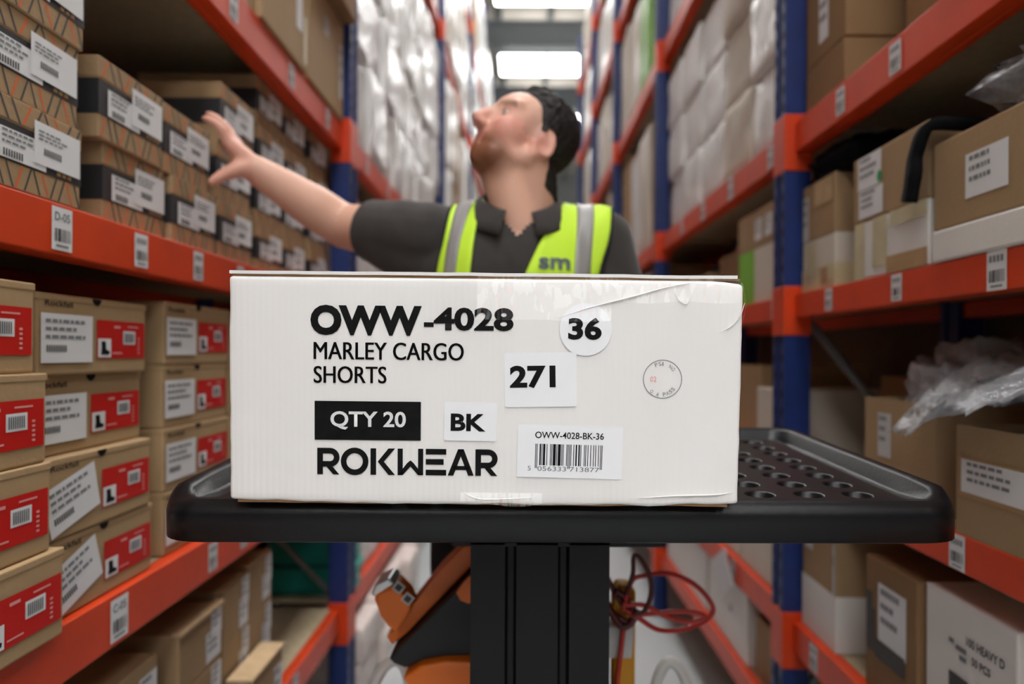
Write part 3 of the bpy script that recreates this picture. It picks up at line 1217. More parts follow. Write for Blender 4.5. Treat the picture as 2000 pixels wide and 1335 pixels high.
def carton_box(name, label, side, xf, y0, y1, z, h, depth, m='kraft', jit=0, group=None, labels=(), tape=None, cat='carton', open_top=False, seam=True, prints=(), lower=None, tear=False):
    w = y1 - y0 - .004
    loc, rot = place(side, xf, y0, y1, z, depth, jit)
    t = thing(name, label, cat, loc, rot, group)
    if open_top:
        th = .005
        a, b = w / 2, depth / 2
        link('body', boxes_me([(-a, a, -b, -b + th, 0, h), (-a, a, b - th, b, 0, h), (-a, -a + th, -b + th, b - th, 0, h), (a - th, a, -b + th, b - th, 0, h), (-a + th, a - th, -b + th, b - th, 0, th)]), m, t)
    else:
        bm = bmesh.new()
        add_box(bm, -w / 2, w / 2, -depth / 2, depth / 2, 0, h)
        bmesh.ops.bevel(bm, geom=bm.edges[:], offset=.004, segments=2, affect='EDGES', profile=.5)
        link('body', mesh_from(bm), m, t)
        if seam:
            link('tape', boxes_me([(-w / 2 - .0008, w / 2 + .0008, -.025, .025, h * .72, h + .0008)]), tape or 'tape_tan', t)
    yf = -depth / 2 - .0012
    if lower:
        e = .0009
        link('wrap', boxes_me([(-w / 2 - e, w / 2 + e, -depth / 2 - e, depth / 2 + e, .001, h * lower[0])]), lower[1], t)
        yf -= .001
    for i, l in enumerate(labels):
        a, b, c, d = -w / 2 + l[0] * w, l[1] * h, -w / 2 + l[2] * w, l[3] * h
        mm = l[4] if len(l) > 4 else 'paper_white'
        its = [(mm, [(a, b, c, d)], yf)]
        if mm.startswith('paper'):
            its.append(('print_grey', text_lines(a + (c - a) * .1, b + (d - b) * .3, c - (c - a) * .1, d, 3, i + len(label)), yf - .0006))
        link('label', multi_quads(its), None, t)
        yf -= .0007
    for p in prints:
        link('print', multi_quads([(p[0], [[(-w / 2 + u * w, v * h) for u, v in q] if not isinstance(q[0], float) else (-w / 2 + q[0] * w, q[1] * h, -w / 2 + q[2] * w, q[3] * h) for q in p[1]], yf - .0002)]), None, t)
    return t


ROW = ['bottom', 'second', 'third', 'top']


def rowname(i, n):
    if i == 0:
        return 'bottom box'
    if i == n - 1:
        return 'top box'
    return ['', 'second box up', 'third box up'][i]


# upper left shelf: black banded shoe boxes
ZU = 1.393
stacks = [  # y0, y1, xf, h, n, words
    (.925, 1.137, .703, .1255, 3, 'of the stack at the left picture edge'),
    (1.235, 1.452, .728, .139, 2, 'of the two-box stack left of the hand'),
    (1.462, 1.672, .720, .139, 2, 'of the two-box stack at the thumb'),
    (1.690, 1.900, .722, .139, 3, 'of the three-box stack right behind the hand'),
    (2.005, 2.215, .748, .139, 4, 'of the four-box stack above the wrist'),
    (2.232, 2.442, .748, .139, 4, 'of the four-box stack above the forearm'),
    (2.500, 2.705, .748, .139, 4, 'of the stack beside the blue post')]
for si, (a, b, xf, h, n, words) in enumerate(stacks):
    for i in range(n):
        dx = [0, -.009, .004, -.003][i] if si == 1 else [0, .003, -.002, .002][i]
        dy = [0, -.028, 0, 0][i] if si in (1, 2) else [0, -.004, .003, -.002][i]
        shoe_box('black banded kraft shoe box, %s %s' % (rowname(i, n), words), -1, xf + dx, a + dy, b + dy, ZU + i * h, h, jit=0, seed=si + i)

# middle left shelf: boot boxes with red labels
ZM = .753
bstacks = [
    (.715, 1.040, .690, .1285, 4, 'in the stack at the left picture edge'),
    (1.062, 1.372, .716, .1265, 4, 'in the stack between left edge stack and gap'),
    (1.452, 1.768, .728, .1300, 4, 'in the stack left of the white carton'),
    (1.790, 2.100, .730, .1290, 4, 'in the stack behind the white carton'),
    (2.125, 2.435, .730, .1290, 3, 'in the hidden stack nearest the blue post')]
for si, (a, b, xf, h, n, words) in enumerate(bstacks):
    for i in range(n):
        dx = {(0, 0): -.012, (0, 1): -.004, (0, 3): .010, (1, 1): -.004, (1, 2): .018, (1, 3): .006, (2, 2): .003}.get((si, i), 0)
        dy = {(0, 0): .022, (0, 1): .004, (0, 3): -.012, (1, 0): .014, (1, 2): .004}.get((si, i), 0)
        tl = {(1, 0): -18, (1, 1): -14}.get((si, i), 0)
        boot_box('red labelled boot box, %s %s' % (rowname(i, n), words), -1, xf + dx, a + dy, b + dy, ZM + i * h, h, jit=0, tilt_label=tl)

# lowest left shelf: plain kraft boxes with white labels
ZB = .185
G = 'plain kraft boxes on the lowest shelf'
lab2 = [(.52, .45, .80, .93), (.36, .12, .72, .55)]
for (a, b, xf, h, n, words, ls) in [
        (1.175, 1.430, .725, .129, 3, 'in the front stack under the orange beam', [(.72, .2, .98, .8)]),
        (1.500, 1.715, .718, .130, 3, 'in the stack with the lifted lid edge', [(.60, .10, .97, .62), (.72, .50, .98, .98)]),
        (1.735, 1.905, .725, .1345, 3, 'in the middle stack next to the lifted lid', [(.60, .05, .95, .6), (.70, .45, .97, .98)]),
        (1.915, 2.085, .728, .138, 3, 'in the stack beside the bare shelf boards', [(.55, .1, .9, .6), (.68, .4, .96, .95)])]:
    for i in range(n):
        carton_box('plain_box', 'plain kraft box, %s %s' % (rowname(i, n) if i < n - 1 else 'top box', words), -1, xf, a, b, ZB + i * h, h, .33, 'kraft', group=G, labels=ls, seam=False)
t = carton_box('plain_box', 'kraft box with raised lid edge pulled out in front of the bare shelf boards', -1, .655, 1.735, 1.965, ZB, .185, .06, 'kraft', group=G, labels=[(.7, .1, .96, .8)], seam=False)
link('lid_edge', boxes_me([(-.116, .116, -.035, .03, .185, .191)]), 'kraft_edge', t)
o = [x for x in bpy.data.objects if x.get('label', '').startswith('plain kraft box, top box in the stack with the lifted')][0]
link('lid_edge', boxes_me([(-.107, .107, -.172, -.15, .127, .134)]), 'kraft_edge', o)

# teal crates seen past the end of the lowest shelf
for i in range(2):
    t = thing('crate', 'teal plastic crate, %s of two behind the blue post' % ['lower', 'upper'][i], 'crate', (-.86, 3.0, ZB + i * .125), (0, 0, R(90)), 'teal crates')
    link('body', boxes_me([(-.09, .09, -.165, .165, 0, .1), (-.1, .1, -.175, .175, .085, .108)], .003), 'teal', t)
    link('stacking_rim', boxes_me([(-.085, .085, -.16, .16, .108, .1245)]), 'teal_dark', t)
    link('tag', quads_me([(.03, .03, .055, .05)], -.1665), 'paper_white', t)

# kraft cartons on top of the left rack, first bay
G = 'kraft cartons on the top left shelf'
carton_box('carton', 'tall kraft carton on the top left shelf beside the frame edge', -1, .705, 1.42, 1.865, 2.05, .40, .45, 'kraft_pale', group=G, labels=[(.8, .3, .95, .7)])
carton_box('carton', 'tall kraft carton with a bright tape strip, middle of top left shelf', -1, .690, 1.880, 2.275, 2.05, .42, .45, 'kraft_pale', group=G, labels=[(.72, .25, .86, .98), (.9, .05, .97, .4, 'tape_cream')])
carton_box('carton', 'tall kraft carton next to the blue post on the top left shelf', -1, .692, 2.295, 2.735, 2.05, .36, .45, 'kraft_pale', group=G, labels=[(.4, .62, .52, .8, 'paper_grey'), (.86, .2, .95, .75)])
carton_box('carton', 'flat kraft carton overhanging the carton next to the blue post', -1, .640, 2.30, 2.72, 2.412, .16, .48, 'kraft_dark', group=G)

# ------------------------------------------------------------------ right rack, first bay
G = 'worn cartons on the right rack'
carton_box('carton', 'brown carton with tape on the top right shelf, lower of two', 1, .775, 1.735, 1.975, 1.815, .128, .40, 'kraft_dark', group=G)
carton_box('carton', 'brown carton with white label on the top right shelf, upper of two', 1, .775, 1.730, 1.975, 1.944, .34, .40, 'kraft_dark', group=G, labels=[(.36, .12, .60, .55)])
carton_box('carton', 'long brown carton at the far right of the top right shelf', 1, .86, 1.20, 1.62, 1.815, .30, .34, 'kraft_dark', group=G)
Z = 1.339
carton_box('carton', 'cream taped carton under a brown one beside the right blue post', 1, .768, 1.765, 1.975, Z, .136, .36, 'carton_cream', group=G, lower=(.45, 'tape_cream'), labels=[(.15, .3, .45, .95, 'tape_cream'), (.6, .1, .8, .4, 'tape_tan')], tape='tape_cream')
carton_box('carton', 'brown carton on the cream taped one beside the right blue post', 1, .768, 1.770, 1.975, Z + .1365, .150, .36, 'kraft', group=G, labels=[(.02, .0, .22, .8, 'paper_grey'), (.4, .55, .95, .98, 'kraft_edge')])
carton_box('carton', 'white taped carton with tan strips under the box with the green dot', 1, .752, 1.330, 1.635, Z, .125, .38, 'carton_white', group=G, labels=[(.02, .0, .18, 1, 'tape_cream'), (.3, .15, .5, 1, 'tape_cream'), (.5, .0, 1, .28, 'tape_tan'), (.55, .75, 1, 1, 'tape_cream')], tape='tape_cream')
t = carton_box('carton', 'brown carton with two white labels and a green dot', 1, .752, 1.330, 1.638, Z + .1255, .146, .38, 'kraft', group=G, labels=[(.08, .48, .42, .98), (.10, .05, .45, .46)])
q = [(.018 * math.cos(R(a)) * .55, .018 * math.sin(R(a)) * .7) for a in range(0, 360, 20)]
link('dot', quads_me([[(a - .03, b + .085) for a, b in q]], -.38 / 2 - .0022), 'green_dot', t)
carton_box('carton', 'shallow grey white carton under the large carton at the right edge', 1, .745, .74, 1.312, Z, .056, .40, 'carton_white', group=G, seam=False)
carton_box('carton', 'large brown carton with one white label at the right edge, middle shelf', 1, .748, .74, 1.312, Z + .0565, .158, .40, 'kraft', group=G, labels=[(.17, .25, .36, .72)], tape='tape_tan')

# plastic bundle, cloth and strap on those boxes
o = link('plastic_bag', blob_me(.16, .20, .062, .34, 6, 3, flat=True), 'bag_grey', None, (.925, 1.03, Z + .2148))
tag(o, 'crumpled clear plastic bag bundle on the large brown carton', 'plastic bag')
o = link('cloth', blob_me(.16, .16, .045, .30, 5, 8, flat=True), 'cloth_black', None, (.925, 1.83, Z + .2868))
tag(o, 'black cloth heaped on the brown carton beside the blue post', 'cloth')


def ribbon(pts, w, th, n=8):
    P = spline(pts, n)
    vs, fs = [], []
    for i, p in enumerate(P):
        t = (P[min(i + 1, len(P) - 1)] - P[max(i - 1, 0)]).normalized()
        s = Vector((.25, 1, .12)) - t * Vector((.25, 1, .12)).dot(t)
        s = s.normalized() * w * (1 + .25 * noise.noise(p * 30))
        u = t.cross(s).normalized() * th
        vs += [p + s + u, p - s + u, p - s - u, p + s - u]
    for i in range(len(P) - 1):
        for j in range(4):
            fs.append((4 * i + j, 4 * i + (j + 1) % 4, 4 * i + 4 + (j + 1) % 4, 4 * i + 4 + j))
    m = 4 * (len(P) - 1)
    fs += [(3, 2, 1, 0), (m, m + 1, m + 2, m + 3)]
    return pydata(vs, fs, True)


o = link('strap', ribbon([(.93, 1.285, 1.578), (.86, 1.286, 1.582), (.79, 1.288, 1.586), (.738, 1.308, 1.588), (.724, 1.325, 1.542), (.720, 1.327, 1.50), (.718, 1.337, 1.455)], .021, .009), 'cloth_black')
tag(o, 'black fabric strap hanging down between two brown cartons', 'strap')

Z = .865
carton_box('carton', 'open kraft carton of bagged clothes beneath the middle right beam', 1, .770, 1.335, 1.615, Z, .212, .38, 'kraft', group=G, open_top=True, labels=[(.22, .42, .42, .86, 'paper_grey')])
o = link('clothes_bundle', blob_me(.150, .104, .175, .2, 7, 5, 44, 28, flat=True), 'bag_clear', None, (.965, 1.475, Z + .006))
tag(o, 'plastic wrapped clothes heaped in the open kraft carton', 'clothes')
carton_box('carton', 'open kraft carton with wide label strip at the right picture edge', 1, .752, .82, 1.245, Z, .186, .40, 'kraft', group=G, open_top=True, labels=[(.02, .36, .99, .72, 'tape_tan'), (.04, .40, .42, .70)])
o = link('clothes_bundle', blob_me(.158, .165, .135, .2, 7, 9, 44, 28, flat=True), 'bag_clear', None, (.955, 1.03, Z + .006))
tag(o, 'clear bags of clothes heaped in the carton at the right edge', 'clothes')


def bag_flap():
    """loose clear bag hanging over the carton rim"""
    n, m = 40, 44
    vs, fs = [], []
    for i in range(n + 1):
        for j in range(m + 1):
            u, v = i / n, j / m
            x = .90 - .20 * u - .05 * v * u
            y = 1.27 + .09 * u - .42 * v * (1 - .25 * u)
            z = 1.155 - .125 * u * u * (1 - .55 * v) + .03 * math.sin(v * 7 + u * 3) * (1 - u * .5)
            k = noise.noise(Vector((u * 4, v * 5, 1))) * .022 + (abs(noise.noise(Vector((u * 6, v * 9, 6)))) - .2) * .030 + (abs(noise.noise(Vector((u * 14, v * 20, 2)))) - .2) * .012
            vs.append((x + k, y + k * .4, z + k))
    for i in range(n):
        for j in range(m):
            a = i * (m + 1) + j
            fs.append((a, a + m + 1, a + m + 2, a + 1))
    me = pydata(vs, fs, True)
    o = link('plastic_bag', me, 'bag_film')
    s = o.modifiers.new('s', 'SOLIDIFY')
    s.thickness = .0015
    tag(o, 'loose clear plastic bag spilling over the carton rim at right', 'plastic bag')


bag_flap()
t = carton_box('carton', 'dark brown carton with large black letters at the back of the right shelf', 1, .985, 1.63, 1.98, Z, .25, .20, 'kraft_dark', group=G, seam=False)
link('print', text_me('STUHTM', .30, .035, .03), 'print_black', t, (-.16, -.1016, .06))

Z = .435
carton_box('carton', 'tall carton, brown above and white below, beside the right blue post', 1, .772, 1.760, 1.975, Z, .35, .36, 'kraft', group=G, lower=(.40, 'carton_white'), labels=[(.1, .62, .35, .86, 'paper_grey'), (.93, .40, 1.0, 1, 'paper_grey')])
carton_box('carton', 'kraft carton with torn white label over black print, low right shelf', 1, .772, 1.398, 1.612, Z, .292, .38, 'kraft_dark', group=G,
           prints=[('line_dark', [(.04, .30, .22, .62), (.22, .28, .80, .42), (.04, .62, .16, .74)])], labels=[(.28, .40, .82, .84)])
t = carton_box('carton', 'white carton with dark picture and grey print at the lower right corner', 1, .780, 1.125, 1.386, Z, .300, .38, 'carton_white', group=G, seam=False,
               prints=[('line_dark', [(.30, .02, .52, .55)]), ('print_grey', [(.30, .72, .36, .75), (.38, .70, .5, .73), (.42, .65, .5, .68)])])
link('print', text_me('100 HEAVY D', .10, .016, .02), 'line_dark', t, (.0, -.1916, .228))
link('print', text_me('50 PCS', .05, .014, .02), 'line_dark', t, (.015, -.1916, .2))
q = [(.36, .05), (.48, .05), (.49, .30), (.44, .42), (.38, .32)]
link('print', quads_me([[(-.1285 + u * .257, v * .3) for u, v in q]], -.1918), 'paper_grey', t)

# ------------------------------------------------------------------ right rack, second bay
Z = 1.339
G2 = 'cartons in the second bay of the right rack'
t = carton_box('carton', 'white carton with a green half under a brown one, behind the blue post', 1, .765, 2.185, 2.55, Z, .18, .36, 'carton_cream', group=G2, seam=False, labels=[(.02, .0, .48, 1.0, 'green_card')])
link('print', text_me('O', .02, .02, .05), 'film_green', t, (-.1, -.1824, .03))
carton_box('carton', 'brown carton with small white labels on the white and green carton', 1, .765, 2.18, 2.56, Z + .1805, .125, .36, 'kraft', group=G2, labels=[(.5, .2, .68, .75), (.76, .2, .94, .75)])
carton_box('carton', 'brown carton standing left of the white and green carton', 1, .80, 2.66, 2.93, Z, .22, .34, 'kraft_dark', group=G2, labels=[(.4, .0, .9, .3)])
carton_box('carton', 'slim brown carton further along behind the green carton', 1, .77, 2.97, 3.2, Z, .17, .34, 'kraft', group=G2)
carton_box('carton', 'brown carton at the far end of the green carton shelf', 1, .77, 3.3, 3.8, Z, .19, .34, 'kraft', group=G2)
carton_box('carton', 'grey white carton beside the blue post, level with the carton letters', 1, .77, 2.14, 2.36, .865, .20, .36, 'carton_cream', group=G2, seam=False)
carton_box('carton', 'open brown carton beside the grey white one behind the big carton', 1, .80, 2.40, 2.75, .865, .27, .36, 'kraft_pale', group=G2, open_top=True)
carton_box('carton', 'cream carton with faint print on the low shelf behind the blue post', 1, .77, 2.12, 2.55, .45, .34, .38, 'carton_cream', group=G2, seam=False, prints=[('print_grey', [(.3, .6, .36, .68), (.5, .4, .53, .5)])])
carton_box('carton', 'cream carton on the low shelf beyond the hanging white card', 1, .77, 2.58, 3.05, .45, .35, .38, 'carton_cream', group=G2, seam=False)
carton_box('carton', 'cream carton on the low shelf at the far end of its bay', 1, .77, 3.1, 3.8, .45, .34, .38, 'carton_cream', group=G2, seam=False)
carton_box('carton', 'open brown carton on the floor level shelf below the white card', 1, .79, 2.12, 2.42, .1, .20, .36, 'kraft', group=G2, open_top=True, labels=[(.6, .3, .9, .7, 'paper_grey')])
o = link('cloth', blob_me(.13, .105, .11, .2, 5, 4, flat=True), 'cloth_black', None, (.975, 2.27, .107))
tag(o, 'black cloth stuffed in the open brown carton at floor level', 'cloth')
carton_box('carton', 'white carton at floor level beside the open brown carton', 1, .77, 2.45, 2.95, .1, .25, .38, 'carton_white', group=G2, seam=False, prints=[('print_grey', [(.6, .5, .64, .6)])])
carton_box('carton', 'white carton at floor level beyond the red cable loops', 1, .77, 3.0, 3.8, .1, .24, .38, 'carton_white', group=G2, seam=False)
o = thing('card', 'blank white card hanging askew from the low right beam', 'card', (.728, 2.60, .385), (0, 0, R(-90)))
link('sheet', boxes_me([(-.085, .085, -.001, .001, -.065, .065)]), 'paper_white', o, (0, 0, 0), (R(6), R(-28), 0))
link('clip', boxes_me([(-.01, .01, -.004, .012, .05, .075)]), 'silver', o)


# ------------------------------------------------------------------ wrapped stock further down the aisle
def wrap_me(seed):
    bm = bmesh.new()
    add_box(bm, -.5, .5, -.5, .5, 0, 1)
    bmesh.ops.bevel(bm, geom=bm.edges[:], offset=.07, segments=2, affect='EDGES', profile=.6)
    bmesh.ops.subdivide_edges(bm, edges=[e for e in bm.edges if e.calc_length() > .5], cuts=5, use_grid_fill=True)
    o = Vector((seed * 5.3, seed, 0))
    for v in bm.verts:
        c = v.co
        k = .035 * noise.noise(c * 3 + o) + .02 * noise.noise(c * 7 + o)
        s = 1 - .05 * (c.z - .5) ** 2
        v.co = Vector((c.x * s + k * (1 if c.x > 0 else -1) * .5, c.y * s + k * (1 if c.y > 0 else -1) * .6, c.z if c.z < .05 or c.z > .97 else c.z))
    return mesh_from(bm, smooth=True)


WM = {}
for m in ('film_white', 'film_warm', 'film_green', 'kraft', 'carton_cream', 'film_pink', 'kraft_pale'):
    WM[m] = []
    for s in range(3):
        me = wrap_me(s + len(m))
        me.materials.append(MATS[m])
        WM[m].append(me)
WORD = {'film_white': 'white film-wrapped bale', 'film_warm': 'cream film-wrapped bale', 'film_green': 'green film-wrapped bale', 'kraft': 'brown film-wrapped carton', 'carton_cream': 'cream carton',
        'film_pink': 'pink and white bagged bundle', 'kraft_pale': 'pale brown film-wrapped carton'}


ORD = ['first', 'second', 'third', 'fourth', 'fifth', 'sixth', 'seventh', 'eighth', 'ninth', 'tenth']
RWS = {1: [''], 2: [' lower row,', ' upper row,'], 3: [' bottom row,', ' middle row,', ' top row,'], 4: [' bottom row,', ' second row,', ' third row,', ' top row,']}


def fill(side, ya, yb, z, avail, ncol, rows, pal, where, depth, xf0, rnd, jut=.03):
    w = (yb - ya - .04) / ncol
    for c in range(ncol):
        m = pal[rnd.randrange(len(pal))]
        zz = z
        hr = avail * rnd.uniform(.86, .97) / rows
        for r in range(rows):
            d = depth * rnd.uniform(.85, 1)
            xf = xf0 + rnd.uniform(.0, jut)
            o = bpy.data.objects.new('wrapped_carton', WM[m][rnd.randrange(3)])
            COL.objects.link(o)
            o.scale = (w * .965, d * .95, hr)
            loc, rot = place(side, xf, ya + .02 + c * w, ya + .02 + (c + 1) * w, zz, d)
            o.location = loc
            o.rotation_euler = rot
            tag(o, '%s,%s %s from near end, %s' % (WORD[m], RWS[rows][r], ORD[c], where), 'bale' if 'bale' in WORD[m] or 'bundle' in WORD[m] else 'carton', 'stock %s' % where)
            zz += hr


rnd = random.Random(5)
FW = ['film_white'] * 5 + ['film_warm']
y0, y1 = LP[1] + .07, LP[2] - .07
fill(-1, y0, 4.6, FLOOR, .33, 5, 2, ['film_pink', 'film_warm', 'film_pink'], 'floor under left rack', .4, .60, rnd, .06)
fill(-1, 3.18, y1, .185, .46, 7, 2, ['film_pink', 'film_warm', 'film_white'], 'lowest shelf past left post', .45, .70, rnd)
fill(-1, y0, y1, .753, .52, 7, 1, ['film_pink', 'film_white'], 'hip-high shelf past left post', .45, .72, rnd)
fill(-1, y0 + .25, y1, 1.393, .5, 7, 1, ['film_white', 'film_pink', 'film_white'], 'behind the sleeve, left rack', .45, .72, rnd)
fill(-1, y0, y1, 2.05, 1.72, 9, 4, FW, 'above the arm, left rack', .5, .672, rnd, .05)
fill(-1, y0 + 1.4, y1, 3.92, .8, 4, 1, FW, 'at picture top, left rack', .5, .68, rnd)
mix = ['film_white', 'film_warm', 'kraft_pale', 'film_white', 'film_warm']
for i, zs in ((2, (2.05, 3.92, 5.4)), (3, (2.05, 3.92, 5.4)), (4, (2.05, 3.92, 5.4))):
    for z in zs:
        pal = mix if z < 5 else mix + ['film_green']
        av = {2.05: 1.7, 3.92: 1.3, 5.4: 1.5}[z]
        fill(-1, LP[i] + .07, LP[i + 1] - .07, z, av, 8 - (i - 2) * 2, 2 if z < 5 else 1, pal, ['low', 'middle', 'high'][zs.index(z)] + [' level, third bay, left rack', ' level, fourth bay, left rack', ' level, last bay, left rack'][i - 2], .5, .655, rnd, .05)
fill(1, RP[1] + .06, RP[2] - .05, 1.815, .92, 5, 3, ['film_white'] * 3 + ['carton_cream'], 'second bay, right rack', .40, .755, rnd)
fill(1, RP[1] + .06, RP[2] - .05, 2.86, .7, 4, 1, FW, 'top of second bay, right rack', .40, .76, rnd)
for i, zs in ((2, (1.339, 1.815, 2.86, 3.85)), (3, (1.339, 1.815, 2.86, 3.85, 4.8)), (4, (1.339, 1.815, 2.86, 3.85, 4.8))):
    for z in zs:
        av = {1.339: .38, 1.815: .9, 2.86: .85, 3.85: .82, 4.8: .8}[z]
        pal = ['kraft', 'film_white', 'kraft_pale', 'film_warm'] if (i == 2 and z < 2) else ['film_white', 'film_warm', 'film_white', 'carton_cream']
        if i == 2 and z == 2.86:
            pal = ['film_white', 'film_green', 'film_warm']
        fill(1, RP[i] + .05, RP[i + 1] - .05, z, av, 4, 1, pal, ['chest', 'head', 'upper', 'high', 'top'][zs.index(z)] + [' level, third bay, right rack', ' level, fourth bay, right rack', ' level, last bay, right rack'][i - 2], .40, .76, rnd)


# ------------------------------------------------------------------ the person
def p_ell(bm, c, r, M=None, seg=24, rings=14):
    k = bmesh.ops.create_uvsphere(bm, u_segments=seg, v_segments=rings, radius=1)
    for v in k['verts']:
        p = Vector((v.co.x * r[0], v.co.y * r[1], v.co.z * r[2]))
        v.co = (M @ p if M else p) + Vector(c)


def p_cone(bm, a, b, ra, rb, n=18, flat=None):
    a, b = Vector(a), Vector(b)
    t = (b - a).normalized()
    s = t.orthogonal().normalized()
    u = t.cross(s)
    rings = []
    for i in range(7):
        an = -math.pi / 2 + math.pi / 2 * i / 6
        rings.append((a + t * ra * math.sin(an), max(1e-4, ra * math.cos(an))))
    for i in range(7):
        an = math.pi / 2 * i / 6
        rings.append((b + t * rb * math.sin(an), max(1e-4, rb * math.cos(an))))
    vs = []
    for c, r in rings:
        vs.append([bm.verts.new(c + (s * math.cos(2 * math.pi * k / n) + u * math.sin(2 * math.pi * k / n)) * r) for k in range(n)])
    for A, B in zip(vs, vs[1:]):
        for k in range(n):
            bm.faces.new((A[k], A[(k + 1) % n], B[(k + 1) % n], B[k]))
    bm.faces.new(vs[0][::-1])
    bm.faces.new(vs[-1])


def p_chain(bm, pts, rad):
    for i in range(len(pts) - 1):
        p_cone(bm, pts[i], pts[i + 1], rad[i], rad[i + 1])


def remesh(bm, vox, smooth=6, fac=.5):
    me = mesh_from(bm)
    o = bpy.data.objects.new('tmp', me)
    COL.objects.link(o)
    m = o.modifiers.new('r', 'REMESH')
    m.mode = 'VOXEL'
    m.voxel_size = vox
    m.use_smooth_shade = True
    if smooth:
        s = o.modifiers.new('s', 'SMOOTH')
        s.factor = fac
        s.iterations = smooth
    dg = bpy.context.evaluated_depsgraph_get()
    out = bpy.data.meshes.new_from_object(o.evaluated_get(dg))
    bpy.data.objects.remove(o)
    for p in out.polygons:
        p.use_smooth = True
    return out


person = thing('person', 'person in grey polo shirt and yellow hi-vis vest reaching to the shoe boxes, looking up', 'person', (0, 1.55, 0))


def pp(name, me, m=None, par=None, lab=None):
    o = link(name, me, m, par or person)
    if par is None:
        o.location = -person.location
    if lab:
        o['label'] = lab
    return o


# head frame
YAW, PIT, ROLL = R(31), R(29), R(0)
Fh = Vector((-math.cos(YAW), -math.sin(YAW), 0))
HF = math.cos(PIT) * Fh + math.sin(PIT) * Vector((0, 0, 1))
HU = -math.sin(PIT) * Fh + math.cos(PIT) * Vector((0, 0, 1))
HL = HU.cross(HF)
HC = Vector((-.002, 1.525, 1.622))
HS = .97
HM = Matrix((HF, HL, HU)).transposed()


def hp(f, l, u):
    return HC + (HF * f + HL * l + HU * u) * HS


def hloc(p):
    d = (Vector(p) - HC) / HS
    return Vector((d.dot(HF), d.dot(HL), d.dot(HU)))


def hell(bm, c, r, tilt=None):
    M = HM.copy()
    if tilt:
        M = M @ tilt
    p_ell(bm, hp(*c), [x * HS for x in r], M)


def hcone(bm, a, b, ra, rb):
    p_cone(bm, hp(*a), hp(*b), ra * HS, rb * HS)


SR = Vector((-.190, 1.56, 1.418))
ER = Vector((-.425, 1.70, 1.468))
WR = Vector((-.603, 1.615, 1.580))
SL = Vector((.165, 1.555, 1.412))
EL = Vector((.225, 1.545, 1.165))
WL = Vector((.205, 1.395, 1.075))


